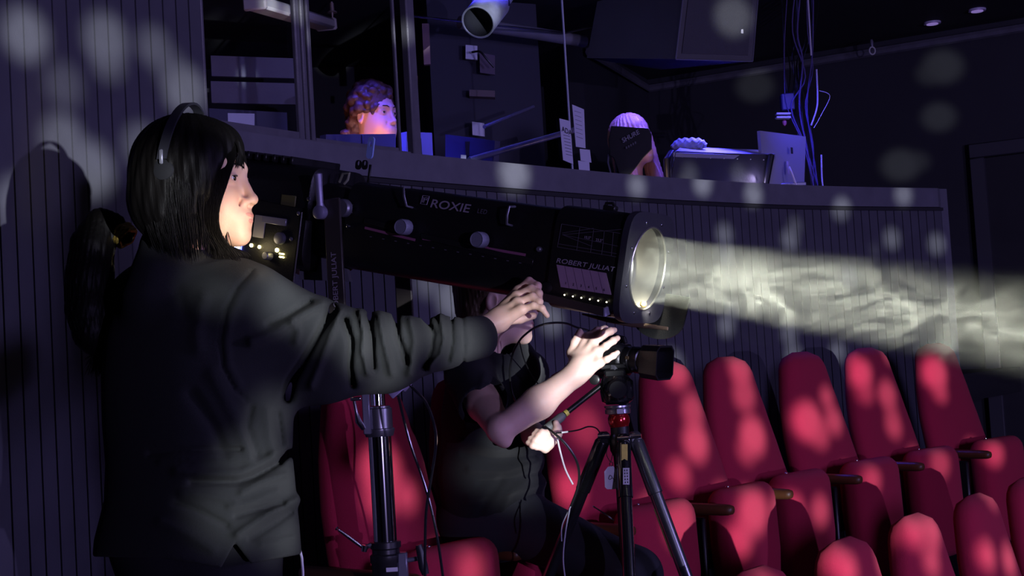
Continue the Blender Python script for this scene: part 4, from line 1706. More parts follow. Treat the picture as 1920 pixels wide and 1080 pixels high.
def sweat(p):
    d = torso_sdf(p)
    rs, ls = A(455, 572, 2.73), A(275, 572, 2.93)
    d = smin(d, sd_cap(p, A(352, 520, 2.80), rs, .075, .072), .05)
    d = smin(d, sd_cap(p, A(335, 520, 2.84), ls, .075, .068), .05)
    arm = sd_cap(p, A(470, 590, 2.73), A(600, 660, 2.80), .088, .098)
    arm = smin(arm, sd_cap(p, A(600, 660, 2.80), A(720, 662, 2.91), .098, .076), .02)
    arm = smin(arm, sd_cap(p, A(720, 662, 2.91), A(830, 643, 3.02), .074, .052), .03)
    arm = smin(arm, sd_cap(p, A(830, 643, 3.02), A(925, 628, 3.13), .052, .044), .02)
    cut = (p - A(906, 633, 3.11)) @ ((A(906, 633, 3.11) - A(830, 643, 3.02)) / np.linalg.norm(A(906, 633, 3.11) - A(830, 643, 3.02)))
    arm = smax(arm, cut, .006)
    d = smin(d, arm, .045)
    la = sd_cap(p, ls, A(300, 700, 3.04), .075, .062)
    la = smin(la, sd_cap(p, A(300, 700, 3.04), np.array(S(-SLEN - .05, -.225, -.15)), .060, .040), .03)
    d = smin(d, la, .04)
    d = d - folds(p, FOLDS_W)
    qc = p @ HMi[:3, :3].T + HMi[:3, 3]
    d = smin(d, sd_cap(qc, (-.048, 0, -.125), (-.060, 0, -.21), .064, .085), .02)
    # neck opening
    q = p @ HMi[:3, :3].T + HMi[:3, 3]
    neck = sd_cap(q, (-.020, 0, -.02), (-.052, 0, -.175), .053, .056)
    d = smax(d, -neck, .006)
    # hem: flat cut with a slit at the side
    px, py = proj(p)
    hemy = np.interp(px, [180, 300, 415, 440, 441, 470, 560, 640], [1044, 1046, 1064, 1018, 1018, 1056, 1040, 1034])
    hem = (py - hemy) / FPX * 2.8
    inner = torso_sdf(p, -.02)
    d = smax(d, hem * .6, .004)
    cavity = np.maximum(inner, p[:, 2] - ZW(985))
    d = smax(d, -cavity, .004)
    return d


lo = np.array([-1.02, 2.50, ZW(1080)])
hi = np.array([.0, 3.42, 1.42])
shirt = sdf_mesh('sweatshirt', sweat, lo, hi, .0045, m_sweat, woman)
# cuff inside
# trousers
def trous(p):
    d = sd_ell(p, (T_X[0], 2.81, ZW(1000)), (.165, .135, .14))
    for (x, y) in ((.07, -.04), (-.07, .05)):
        hx, hy = T_X[0] + x, 2.81 + y
        d = smin(d, sd_chain(p, [(hx, hy, .80), (hx + .015, hy, .45), (hx + .01, hy + .01, .06)], [.105, .075, .062], .02), .03)
    return smax(d, -(p[:, 2] - .045), .004)


tr = sdf_mesh('trousers', trous, (-.95, 2.5, .03), (-.25, 3.15, 1.0), .007, m_trous, woman)
mb = MB()
mb.tube([P(553, 1004, 2.80), P(560, 1022, 2.80), P(566, 1045, 2.80), P(568, 1070, 2.80), P(569, 1100, 2.80)], .0026, 6)
mb.build('piping', mat('white piping', (.8, .8, .82), .5), tr)
mb = MB()
mb.tube([P(536, 869, 2.80), P(541, 884, 2.795)], .0016, 5)
mb.build('drawcord', mat('white piping', (.8, .8, .82), .5), shirt)
for (x, y) in ((.09, -.03), (-.05, .06)):
    def shoe(p, x=x, y=y):
        c = (T_X[0] + x, 2.81 + y)
        d = sd_cap(p, (c[0] - .04, c[1], .045), (c[0] + .12, c[1] - .03, .030), .042, .032)
        return smax(d, -(p[:, 2]), .003)
    sdf_mesh('shoe', shoe, (T_X[0] + x - .12, 2.81 + y - .12, -.01), (T_X[0] + x + .2, 2.81 + y + .1, .12), .005, m_blackmetal, woman)

# hair: a close mass on the skull with the side falls cut off at the jaw, then loose strands and a ponytail
def hair_mass(p):
    q = p @ HMi[:3, :3].T + HMi[:3, 3]
    d = sd_ell(q, (-.022, 0, .034), (.104, .088, .092))
    # side falls
    qa = np.stack([q[:, 0], np.abs(q[:, 1]), q[:, 2]], 1)
    side = sd_box(qa, (-.014, .070, -.016), (.042, .013, .060), .013)
    side = smin(side, sd_ell(qa, (-.055, .040, -.030), (.062, .050, .080)), .03)
    side = smin(side, sd_ell(qa, (.030, .064, .010), (.032, .020, .055)), .02)
    d = smin(d, side, .03)
    # bangs over the brow
    d = smin(d, sd_ell(q, (.036, 0, .066), (.044, .056, .036)), .02)
    # keep the face free
    face = sd_ell(q, (.118, 0, -.040), (.082, .12, .098))
    d = smax(d, -face, .012)
    d = smin(d, sd_ell(qa, (.040, .058, .040), (.030, .016, .034)), .012)
    # combed grooves
    ang = np.arctan2(q[:, 1], q[:, 0] + .02)
    g = np.sin(ang * 46 + q[:, 2] * 40) * .0006 + np.sin(ang * 21 - q[:, 2] * 50 + 1) * .0009
    return d + g


lo, hi = np.array(XH(-.16, -.12, -.16)), np.array(XH(.13, .12, .16))
lo2, hi2 = np.minimum(lo, hi) - .02, np.maximum(lo, hi) + .02
hv, hf = sdf_vf(hair_mass, lo2, hi2, .0032)
mb = MB()


def side_strand(rnd, i, side=-1):
    rj, rx = rnd.random(), rnd.random()
    x0 = rnd.uniform(-.085, .075)
    fr = (x0 + .085) / .16
    out = []
    zend = -.085 - .055 * (1 - abs(fr - .55)) + rnd.uniform(-.018, .012)
    xe = x0 * .80 + .008 + rnd.uniform(-.004, .005) + (.016 if fr > .8 else 0)
    for k in range(11):
        t = k / 10
        z = .055 + (zend - .055) * t ** .9
        x = x0 * .5 + (x0 - x0 * .5) * min(1, t * 3) if t < .34 else x0 + (xe - x0) * ((t - .34) / .66) ** 1.5
        # skull surface in y
        e = 1 - ((x + .022) / .106) ** 2 - ((max(z, .0) - .034) / .106) ** 2
        y = .091 * math.sqrt(max(.02, e)) if z > .0 else .091 * math.sqrt(max(.10, 1 - ((x + .022) / .106) ** 2)) - .10 * max(0, -z - .02) * (.9 + .5 * rj)
        y = max(y, .045)
        xb = np.interp(z, [-.13, -.11, -.08, -.05, 0, .045, .07], [.055, .044, .034, .036, .052, .072, .09]) - .012 * rx
        x = min(x, xb)
        out.append(XH(x + .0008 * math.sin(k * 1.3 + i), side * (y * (.93 if k == 0 else 1) + .001 + .0015 * math.sin(i * 1.7)), z))
    return out


strand_tubes(mb, lambda r, i: side_strand(r, i, -1), 420, .0010, 4, 3)
strand_tubes(mb, lambda r, i: side_strand(r, i, 1), 120, .0018, 4, 5)


def face_strand(rnd, i):
    """front lock that frames the cheek and swings under the jaw"""
    u = rnd.random()
    pts = [(436 - 26 * u, 256 + 4 * u), (438 - 30 * u, 290), (428 - 30 * u, 325), (418 - 32 * u, 355), (408 - 34 * u, 385), (405 - 34 * u, 415), (412 - 36 * u, 442), (428 - 40 * u, 464), (446 - 50 * u + rnd.uniform(-6, 6), 478 + rnd.uniform(-8, 14))]
    j = rnd.uniform(-1.5, 1.5)
    dd = [2.735, 2.700, 2.684, 2.678, 2.676, 2.680, 2.690, 2.700, 2.705]
    return spline([P(x + 4 + j * (k / 4), y, dd[k] + .008 * u) for k, (x, y) in enumerate(pts)], 2)


strand_tubes(mb, face_strand, 220, .0011, 4, 9)


def nape_strand(rnd, i):
    u = rnd.random()
    x1 = 285 + 140 * u + rnd.uniform(-6, 6)
    x0 = 262 + 150 * u
    return spline([P(x0, 330, 2.705 + .05 * (1 - u)), P(x0 + 2 + 8 * math.sin(i), 385, 2.70 + .05 * (1 - u)), P(x1 - 2, 430, 2.71 + .05 * (1 - u)), P(x1 + rnd.uniform(-8, 14), 458 + 30 * u * rnd.random() + 8 * rnd.random(), 2.725 + .04 * (1 - u))], 4)


strand_tubes(mb, nape_strand, 80, .0009, 4, 19)


def bang(rnd, i):
    u = rnd.random()
    return spline([P(400 + 30 * u, 240 + 6 * u, 2.75), P(436 + 10 * u, 262, 2.72), P(447 + 8 * u, 285, 2.705 + .03 * u), P(440 + 16 * u + rnd.uniform(-4, 4), 300 + 20 * rnd.random(), 2.70 + .03 * u)], 4)


strand_tubes(mb, bang, 46, .0011, 4, 23)
# fine flyaway strands at the nape under the chin
def fly(rnd, i):
    x = 440 + 30 * rnd.random()
    return spline([P(408 + 8 * rnd.random(), 455, 2.73), P(x - 6, 474, 2.74), P(x + 6 * rnd.random(), 490, 2.75), P(x + 20 * rnd.random(), 500 + 8 * rnd.random(), 2.76)], 4)


strand_tubes(mb, fly, 40, .0008, 3, 31)
hv2 = np.array([tuple(a) for a in mb.v])
v, f = join_vf([(hv, hf), (hv2, mb.f)])
hair = link_mesh('hair', v, f, m_hair, woman, sharp=0)
TAIL = [(238, 446, 2.88), (214, 424, 2.89), (190, 424, 2.89), (174, 460, 2.88), (168, 520, 2.87), (168, 580, 2.86), (176, 628, 2.86), (186, 660, 2.86)]
TR = [.012, .020, .032, .040, .044, .043, .036, .014]
tp = [A(*t) for t in TAIL]


def tail(p):
    d = sd_chain(p, tp, TR, .02)
    px, py = proj(p)
    return d + .0008 * np.sin(px * .55 + .10 * py) + .0006 * np.sin(px * 1.1 - py * .06)


lo, hi = bbox(tp, .07)
tv, tf = sdf_vf(tail, lo, hi, .0035)
mb = MB()


def tail_strand(rnd, i):
    a = rnd.random() * 6.283
    rr = rnd.uniform(.85, 1.08)
    out = []
    for k, (c, r) in enumerate(zip(tp, TR)):
        out.append(Vector(c) + Vector((math.cos(a) * r * rr, math.sin(a) * r * rr, 0)) * (1 if k > 1 else .8) + (Vector((0, 0, math.sin(a) * r * .5)) if k < 3 else Vector((0, 0, 0))))
    out.append(out[-1] + Vector((rnd.uniform(-.02, .02), 0, -rnd.uniform(.005, .05))))
    return spline(out, 3)


strand_tubes(mb, tail_strand, 300, .0009, 3, 41)
v, f = join_vf([(tv, tf), (np.array([tuple(a) for a in mb.v]), mb.f)])
link_mesh('ponytail', v, f, m_hair, woman, sharp=0)
mb = MB()
c = Vector(A(232, 441, 2.885))
ax = (Vector(tp[1]) - Vector(tp[0])).normalized()
u_, w_, _ = basis(ax)
for j in range(3):
    mb.tube([c + ax * (.007 * (j - 1)) + (u_ * math.cos(t) + w_ * math.sin(t)) * (.0200 + .002 * math.sin(5 * t + j)) for t in [2 * math.pi * k / 28 for k in range(28)]], .0062, 8, closed=True)
mb.build('hair_tie', mat('gold hair tie', (.75, .55, .12), .3, .85, bump=.8, bscale=300), woman)

# headphones
hp = empty('headphones', XH(0, 0, .10), "slim black headphones on the ponytailed person's head", 'headphones')
mb = MB()
rings = []
for k in range(25):
    a = math.pi * (k / 24)
    y, z = -math.cos(a) * .0985, .030 + math.sin(a) * .112
    dirv = Vector((0, -math.cos(a), math.sin(a)))
    c = Vector((-.030 + .022 * math.sin(a), y, z))
    rings.append([XH(*(c + Vector((sx * .0085, 0, 0)) + dirv * sz * .0022)) for sx, sz in ((-1, -1), (1, -1), (1, 1), (-1, 1))])
mb.rings(rings)
mb.build('headband', mat('satin dark band', (.018, .018, .024), .3, spec=.6), hp)
for sy in (-1, 1):
    mb = MB(HEADF)
    mb.lathe([(0, .012), (.003, .018), (.008, .020), (.011, .018), (.013, .010)], (-.030, sy * .084, .012), (0, sy, 0), 28)
    e = mb.build('ear_cup', mat('black ear pad', (.006, .006, .008), .7, spec=.2), hp)
    mb = MB(HEADF)
    mb.box((-.030, sy * .1005, .034), (.007, .004, .026), None, .0015)
    mb.build('slider', m_grey, hp)


# ---- the seated camera operator
man = empty('person', (P(925, 960, 4.12).x, 4.12, 0), 'seated person in black T-shirt reaching up to the camera on the tripod, face half hidden', 'person')
ear = np.array(P(922, 566, 3.84))
HEADM = frame((0, 0, 0), R_(3), R_(-4), 0, 1.02)
off = np.array(HEADM @ Vector((-.008, -.074, -.012)))
HEADM = frame(tuple(ear - off), R_(3), R_(-4), 0, 1.02)
MMi = np.array(HEADM.inverted())
M_KN = [A(1102, 632, 3.70), A(1113, 643, 3.675), A(1120, 660, 3.655), A(1124, 680, 3.64)]
M_FG = [[A(1120, 620, 3.70), A(1134, 617, 3.705), A(1142, 620, 3.71)],
        [A(1131, 628, 3.67), A(1145, 621, 3.675), A(1152, 619, 3.685)],
        [A(1136, 649, 3.645), A(1150, 639, 3.65), A(1158, 634, 3.66)],
        [A(1138, 674, 3.63), A(1150, 667, 3.635), A(1158, 661, 3.645)]]
M_TH = [A(1074, 662, 3.70), A(1078, 642, 3.70), A(1087, 622, 3.70)]
ELB, WRM = A(938, 806, 3.62), A(1076, 704, 3.65)


def mrh(p):
    d = hand_sdf(p, A(1088, 692, 3.655), M_KN, M_FG, M_TH, .0092, .025, .0150)
    # tendons on the back of the hand
    a = sd_cap(p, A(1088, 692, 3.655), WRM, .031, .029)
    a = smin(a, sd_cap(p, WRM, A(1010, 755, 3.63), .029, .038), .012)
    a = smin(a, sd_cap(p, A(1010, 755, 3.63), ELB, .040, .032), .02)
    a = smin(a, sd_cap(p, ELB, A(908, 758, 3.76), .033, .044), .015)
    a = smin(a, sd_cap(p, A(908, 760, 3.76), A(885, 715, 3.86), .046, .052), .01)
    a = smin(a, sd_ell(p, A(947, 829, 3.615), (.014, .014, .014)), .02)
    return smin(d, a, .016)


lo, hi = bbox([A(885, 715, 3.86), ELB, WRM] + M_KN + [q for f in M_FG for q in f] + M_TH, .065)
parts = [head_mesh(HEADM, .003), sdf_vf(mrh, lo, hi, .0027)]
ML_KN = [A(1040, 816, 3.71), A(1037, 824, 3.70), A(1030, 833, 3.695), A(1022, 841, 3.69)]
ML_FG = [[A(1026, 812, 3.685), A(1016, 811, 3.68), A(1006, 808, 3.69)], [A(1020, 820, 3.68), A(1010, 818, 3.675), A(1001, 814, 3.685)],
         [A(1012, 829, 3.675), A(1003, 827, 3.67), A(994, 822, 3.68)], [A(1006, 838, 3.675), A(998, 836, 3.67), A(989, 830, 3.68)]]
ML_TH = [A(1044, 812, 3.725), A(1045, 802, 3.72), A(1042, 793, 3.71)]


def mlh(p):
    d = hand_sdf(p, A(1022, 824, 3.77), ML_KN, ML_FG, ML_TH, .0086, .022, .0135)
    return smin(d, sd_chain(p, [A(1022, 824, 3.77), A(1000, 815, 3.90), A(985, 800, 4.06)], [.024, .032, .04], .01), .012)


lo, hi = bbox([A(985, 800, 4.06), A(1022, 824, 3.77)] + ML_KN + [q for f in ML_FG for q in f] + ML_TH, .05)
parts.append(sdf_vf(mlh, lo, hi, .0027))
v, f = join_vf(parts)
mbody = link_mesh('body', v, f, m_skin2, man, sharp=0)
eyes_and_lips(HEADM, man, mbody)
for o in list(mbody.children):
    if o.name.startswith('eyelid'): o.data.materials.clear(); o.data.materials.append(m_skin2)
lips_shell(HEADM, mbody, mat('pale lips', (.55, .24, .22), .5, sss=.2))

FOLDS_M = [([(940, 690), (925, 730), (905, 750)], 9, -.006), ([(960, 700), (985, 760), (1000, 790)], 8, .006), ([(870, 850), (930, 862), (1000, 858)], 7, -.008), ([(860, 830), (930, 840), (990, 838)], 8, .006),
           ([(880, 880), (950, 880), (1015, 862)], 7, .008), ([(900, 905), (960, 900), (1020, 885)], 6, -.008), ([(880, 935), (950, 925), (1025, 905)], 8, .007), ([(900, 960), (918, 930), (940, 900)], 8, -.009), ([(940, 960), (955, 925), (990, 900)], 6, .006),
           ([(830, 700), (850, 760), (870, 790)], 10, .006), ([(910, 700), (900, 740), (880, 765)], 8, .005)]


def tee(p):
    d = sd_chain(p, [A(930, 705, 3.98), A(925, 780, 4.02), A(920, 880, 4.08), A(925, 955, 4.12)], [.125, .135, .14, .150], .04)
    d = smin(d, sd_cap(p, A(940, 675, 3.97), A(885, 705, 3.86), .06, .068), .04)
    d = smin(d, sd_cap(p, A(950, 675, 3.99), A(985, 700, 4.12), .06, .066), .04)
    sl = sd_cap(p, A(885, 705, 3.86), A(918, 780, 3.72), .066, .066)
    ax = (A(918, 780, 3.72) - A(885, 705, 3.86))
    ax /= np.linalg.norm(ax)
    sl = smax(sl, (p - A(909, 760, 3.76)) @ ax, .004)
    sl = smax(sl, -smax(sd_cap(p, A(895, 730, 3.81), A(925, 800, 3.69), .059, .059), -(p - A(900, 745, 3.79)) @ ax, .003), .003)
    d = smin(d, sl, .012)
    s2 = sd_cap(p, A(985, 700, 4.12), A(985, 780, 4.10), .062, .058)
    d = smin(d, s2, .02)
    d = d - folds(p, FOLDS_M)
    q = p @ MMi[:3, :3].T + MMi[:3, 3]
    d = smax(d, -sd_cap(q, (-.01, 0, -.03), (-.036, 0, -.178), .056, .060), .004)
    d = smax(d, -sd_cap(q, (.0, 0, -.13), (.050, 0, -.225), .055, .012), .006)
    return smax(d, -(p[:, 2] - float(P(925, 962, 4.1).z)), .005)


lo, hi = bbox([A(930, 705, 3.98), A(925, 955, 4.12), A(985, 700, 4.12), A(885, 705, 3.86)], .18)
tshirt = sdf_mesh('t_shirt', tee, lo, hi, .006, m_tee, man)
mneck = None


def pants(p):
    hip = A(925, 975, 4.12)
    d = sd_ell(p, hip, (.165, .15, .12))
    kn = A(1190, 1078, 3.80)
    d = smin(d, sd_cap(p, A(960, 975, 4.05), kn, .092, .070), .05)
    kn2 = A(1110, 1075, 4.12)
    d = smin(d, sd_cap(p, A(950, 970, 4.2), kn2, .09, .07), .04)
    for k, fx in ((kn, A(1215, 1200, 3.75)), (kn2, A(1130, 1200, 4.08))):
        ft = np.array([fx[0], fx[1], .07])
        d = smin(d, sd_cap(p, k, ft, .068, .048), .03)
    return d - folds(p, [([(1000, 930), (1060, 960), (1110, 1000)], 7, .005), ([(980, 960), (1040, 1000), (1100, 1040)], 8, -.005), ([(1115, 950), (1135, 966), (1150, 975)], 3, .006)])


lo, hi = bbox([A(925, 975, 4.12), A(1190, 1078, 3.80), np.array([.1, 4.4, .03]), A(1110, 1075, 4.12)], .2)
lo[2] = .02
pants_o = sdf_mesh('trousers', pants, lo, hi, .0085, mat('dark blue-black trousers', (.016, .017, .024), .9, bump=.6, bscale=800), man)
mb = MB()
mb.tube([P(1112, 949, 3.80), P(1132, 962, 3.79), P(1152, 976, 3.78)], .002, 5)
mb.build('seam', mat('pale seam', (.35, .38, .42), .6), pants_o)
for fx in (A(1215, 1200, 3.75), A(1130, 1200, 4.08)):
    def shoe(p, fx=fx):
        d = sd_cap(p, (fx[0] - .03, fx[1] + .02, .05), (fx[0] + .13, fx[1] - .08, .034), .045, .034)
        return smax(d, -(p[:, 2]), .003)
    sdf_mesh('shoe', shoe, (fx[0] - .1, fx[1] - .16, -.01), (fx[0] + .2, fx[1] + .1, .12), .006, m_blackmetal, man)


def mhair(p):
    q = p @ MMi[:3, :3].T + MMi[:3, 3]
    d = sd_ell(q, (-.022, 0, .042), (.098, .084, .094))
    d = smin(d, sd_ell(q, (-.065, 0, -.03), (.045, .068, .060)), .03)
    qa = np.stack([q[:, 0], np.abs(q[:, 1]), q[:, 2]], 1)
    d = smax(d, -sd_ell(qa, (.03, .07, -.03), (.055, .06, .065)), .01)
    d = smax(d, -sd_ell(q, (.125, 0, -.02), (.075, .12, .08)), .01)
    ang = np.arctan2(q[:, 1], q[:, 0] + .02)
    return d + np.sin(ang * 50 + q[:, 2] * 60) * .0015


lo, hi = bbox([np.array(HEADM @ Vector((0, 0, 0)))], .16)
sdf_mesh('hair', mhair, lo, hi, .0045, mat('brown hair', (.055, .035, .018), .5, bump=.6, bscale=200, stretch=(1, 1, .1)), man)

# ------------------------------------------------------------------ tripod with fluid head
TD = 3.75
apex = P(1163, 822, TD)
m_gloss = mat('glossy black enamel', (.010, .010, .011), .16, spec=.8, coat=.5)
tri = empty('camera_tripod', (apex.x, apex.y, 0), 'black camera tripod with a red levelling ball, pan bar and hanging tag', 'tripod')
axv = (P(1166, 900, TD) - P(1163, 822, TD)).normalized()
mb = MB()
mb.lathe([(-.042, .018), (-.030, .024), (-.012, .024), (0, .030), (.030, .028), (.045, .021), (.10, .0195), (.35, .0195)], apex, (0, 0, -1), 28)
mb.build('centre_column', m_blackmetal, tri)
feet = [(P(1132, 822, TD), P(880, 1460, 3.98), 'black'), (P(1191, 822, TD), P(1440, 1460, 3.58), 'wet'), (P(1168, 826, TD - .03), P(1197, 1480, 3.40), 'black')]
for i, (a, b, kind) in enumerate(feet):
    b = Vector((b.x, b.y, .0))
    d = (b - a).normalized()
    mb = MB()
    mb.box(a, (.030, .030, .036), None, .006)
    mb.tube([a, a + d * .012, a + d * .15, a + d * .152], [.014, .0195, .0195, .016], 16)
    mb.tube([a + d * .15, a + d * .46, b - d * .02], [.0165, .0165, .0165], 16)
    mb.tube([a + d * .44, a + d * .48], .0205, 16)
    L = (b - a).length
    mb.tube([b - d * .32, b - d * .28], .0185, 16)
    lg = mb.build('leg', m_gloss if i != 1 else mat('worn shiny leg', (.30, .32, .31), .28, .9, var=.3, vscale=20), tri)
    MB().lathe([(-.025, .016), (0, .02), (.005, .016)], b - Vector((0, 0, .0)) + Vector((0, 0, .006)), (0, 0, -1), 14).build('rubber_foot', m_ink, lg)
    mb = MB()
    mb.lathe([(-.006, .006), (.024, .006)], a + Vector((-.009, -.018, .006)), (1, -.2, 0), 12)
    mb.build('pivot_bolt', m_steel, lg)
    if i == 1:
        mb = MB()
        side = d.cross(Vector((0, -1, 0))).normalized() * (-.0155)
        mb.box(a + d * .25 - side * 1.05 + Vector((0, -.002, 0)), (.003, .006, .13), d.to_track_quat('Z', 'Y').to_matrix(), .001)
        mb.build('strip', mat('gold strip', (.6, .48, .2), .4, .6), lg)
# stickers
rt = Matrix((Vector((1, 0, -.06)).normalized(), Vector((0, 1, 0)), Vector((.06, 0, 1)).normalized())).transposed()
q = P(1171, 848, TD - .066)
MB().box(q, (.0155, .0015, .041), rt, .0004).build('label', mat('yellow sticker', (.62, .52, .10), .6, var=.2, vscale=60), tri)
q = P(1174, 893, TD - .093)
lb = MB().box(q, (.0165, .0015, .042), rt, .0004).build('label', mat('scuffed white sticker', (.5, .5, .56), .6, var=.3, vscale=90), tri)
for k in range(2):
    for j in range(5):
        MB().box(q + Vector((-.003 + .006 * k, -.0012, .015 - .0075 * j)), (.0025, .0004, .0045), rt).build('print', m_ink, lb)
# red levelling ball, plate, head body
mb = MB()
bz = P(1160, 787, TD)
mb.lathe([(-.026, .017), (-.018, .024), (-.006, .028), (.006, .028), (.013, .025), (.018, .022)], bz, (0, 0, 1), 32)
mb.build('levelling_ball', mat('red anodised metal', (.48, .015, .018), .18, .65, coat=.6), tri)
mb = MB()
pz = P(1158, 769, TD)
mb.lathe([(-.010, .030), (-.008, .033), (.002, .033), (.004, .030), (.008, .034), (.012, .034)], pz, (0, 0, 1), 32)
mb.box(pz + Vector((.004, -.033, -.002)), (.020, .006, .016), None, .002)
mb.build('bowl_clamp', mat('grey bright metal', (.42, .42, .47), .3, .9), tri)
hc = P(1156, 733, TD)
mb = MB()
mb.lathe([(-.034, .030), (-.026, .040), (.0, .043), (.026, .040), (.040, .034)], hc, (0, 0, 1), 32)
mb.lathe([(-.050, .022), (-.044, .028), (-.004, .030), (.004, .022)], hc + Vector((0, .0, .004)), (0, 1, 0), 28)
mb.box(hc + Vector((.030, -.014, .002)), (.024, .040, .058), None, .007)
mb.box(hc + Vector((-.004, 0, .046)), (.055, .07, .022), None, .005)
mb.box(hc + Vector((.008, 0, .064)), (.095, .052, .014), None, .003)
mb.build('fluid_head', m_gloss, tri)
MB().lathe([(0, .006), (.002, .006), (.003, .004)], hc + Vector((-.022, -.043, .002)), (-.3, -1, 0), 16).build('badge', mat('copper badge', (.7, .28, .18), .35, .8), tri)
MB().lathe([(0, .013), (.010, .013), (.012, .009)], P(1116, 712, TD - .05), (-.3, -1, 0), 20).build('knob', m_blackmetal, tri)
mb = MB()
b0, b1 = P(1128, 722, TD), P(1062, 774, 3.74)
mb.tube([b0, b1], .0072, 14)
mb.build('pan_bar', m_blackmetal, tri)
db = (P(1025, 804, 3.72) - b1).normalized()
mb = MB()
mb.tube([b1 - db * .004, b1 + db * .006], .0085, 14)
mb.build('marker_ring', mat('yellow tape', (.85, .75, .12), .5), tri)
mb = MB()
mb.tube([b1 + db * .008, b1 + db * .012, b1 + db * .02, b1 + db * .07, b1 + db * .085], [.008, .010, .012, .0125, .0105], 16)
mb.build('grip', mat('grey rubber grip', (.14, .15, .14), .55), tri)
# hanging tag
tg = empty('key_tag', P(1146, 896, TD - .045), 'small translucent white tag with a handwritten figure hanging on the tripod', 'tag')
out = []
for (x, y) in ((1140, 875), (1150, 874), (1157, 882), (1159, 914), (1153, 917), (1138, 917), (1134, 913), (1133, 884)):
    q = P(x, y, TD - .045)
    out.append((q.x, q.z))
o0 = Vector((0, TD - .045, 0))
mb = MB().plate(out, o0, (1, 0, 0), (0, 0, 1), .003)
mb.build('tag_body', mat('milky plastic', (.62, .60, .72), .35, var=.06), tg, smooth=False)
q = P(1146, 898, TD - .0465)
MB().box(q, (.014, .0008, .036), rt).build('paper_insert', mat('pale blue paper', (.45, .50, .72), .7), tg)
mb = MB()
mb.tube(spline([P(1143, 893, TD - .049), P(1141, 897, TD - .049), P(1144, 899, TD - .049), P(1148, 895, TD - .049), P(1144, 891, TD - .049), P(1142, 894, TD - .049)], 5), .0007, 4)
mb.tube(spline([P(1147, 896, TD - .049), P(1152, 899, TD - .049), P(1152, 904, TD - .049)], 4), .0007, 4)
mb.build('handwriting', m_ink, tg)
mb = MB()
mb.tube([P(1146 + 3 * math.cos(t), 870 + 4 * math.sin(t), TD - .045) for t in [2 * math.pi * k / 14 for k in range(14)]], .0012, 6, closed=True)
mb.build('ring', m_steel, tg)
mb = MB()
mb.tube(spline([P(1144, 866, TD - .045), P(1137, 850, TD - .03), P(1143, 832, TD - .01), P(1149, 836, TD - .01), P(1148, 855, TD - .03), P(1145, 866, TD - .045)], 5), .0011, 5)
mb.build('string', m_ink, tg)

# ------------------------------------------------------------------ video camera on the head
CD = 3.76
vc = empty('video_camera', P(1150, 706, CD), 'black video camera with a square hooded lens, held by the seated person', 'camera')
m_cam = mat('black camera plastic', (.012, .012, .013), .34, spec=.6, bump=.15, bscale=300)
lensdir = (P(1256, 680, 3.67) - P(1150, 668, 3.78)).normalized()
ux = lensdir
uy = Vector((0, 0, 1)).cross(ux).normalized()
uz = ux.cross(uy).normalized()
CR = Matrix((ux, uy, uz)).transposed()
bc = P(1152, 670, 3.78)


def CC(x, y, z):
    return bc + ux * x + uy * y + uz * z


mb = MB()
mb.box(CC(-.005, 0, -.006), (.090, .075, .085), CR, .010)
mb.box(CC(-.050, 0, .0), (.05, .06, .060), CR, .008)
mb.box(CC(.0, 0, -.052), (.070, .05, .012), CR, .003)
mb.box(CC(-.005, 0, .047), (.05, .03, .018), CR, .004)
cb_ = mb.build('camera_body', m_cam, vc)
mb = MB()
mb.tube([CC(-.040, 0, .040), CC(-.036, 0, .050), CC(-.0, 0, .054), CC(.028, 0, .051), CC(.033, 0, .040)], [.006, .007, .007, .007, .006], 12)
mb.build('top_handle', m_cam, vc)
mb = MB()
mb.lathe([(.035, .030), (.045, .034), (.060, .034), (.062, .032), (.070, .032), (.072, .035), (.088, .035), (.090, .031), (.105, .031)], bc, ux, 36)
ln = mb.build('lens', m_cam, vc)
MB().box(CC(.063, -.034, .006), (.012, .003, .009), CR, .001).build('lens_plate', mat('dull brass print', (.16, .11, .06), .5, .4), ln)
# square hood, open at the front
mb = MB()


def hood_ring(x, a, b, c):
    pts = []
    for (sy, sz) in ((1, 1), (-1, 1), (-1, -1), (1, -1)):
        if sy * sz > 0:
            pts += [(sy * a, sz * (b - c)), (sy * (a - c), sz * b)] if True else []
        else:
            pts += [(sy * (a - c), sz * b), (sy * a, sz * (b - c))]
    return [CC(x, p[0], p[1]) for p in pts]


mb.rings([hood_ring(.100, .032, .034, .012), hood_ring(.104, .040, .042, .014), hood_ring(.158, .041, .044, .013), hood_ring(.158, .037, .040, .012), hood_ring(.108, .034, .036, .012)], caps=False)
mb.build('lens_hood', m_cam, vc)
mb = MB()
mb.lathe([(.104, .031), (.107, .030), (.111, .022), (.113, .001)], bc, ux, 32, caps=False)
mb.build('front_glass', mat('coated lens glass', (.05, .06, .12), .05, .4, spec=1.0, coat=1.0), vc)
# knob detail under the lens
mb = MB()
mb.lathe([(0, .010), (.012, .010)], CC(.03, -.04, -.025), uy * -1, 18)
mb.build('dial', m_grey, vc)
mb = MB()
for x in (.025, .05):
    mb.lathe([(0, .006), (.02, .006)], CC(x, -.02, -.062), uz * -1, 12)
mb.tube([CC(.025, -.02, -.07), CC(.05, -.02, -.07)], .004, 8)
mb.build('rail_clamp', m_steel, vc)

# ------------------------------------------------------------------ cables
m_cable = mat('black cable', (.012, .012, .013), .28, spec=.6)


def cable(pts, r, name, label, cat='cable', m=None, group=None):
    mb = MB()
    mb.tube(spline([P(*p) for p in pts], 8), r, 8)
    o = mb.build(name, m or m_cable)
    return tag(o, label, cat, group)


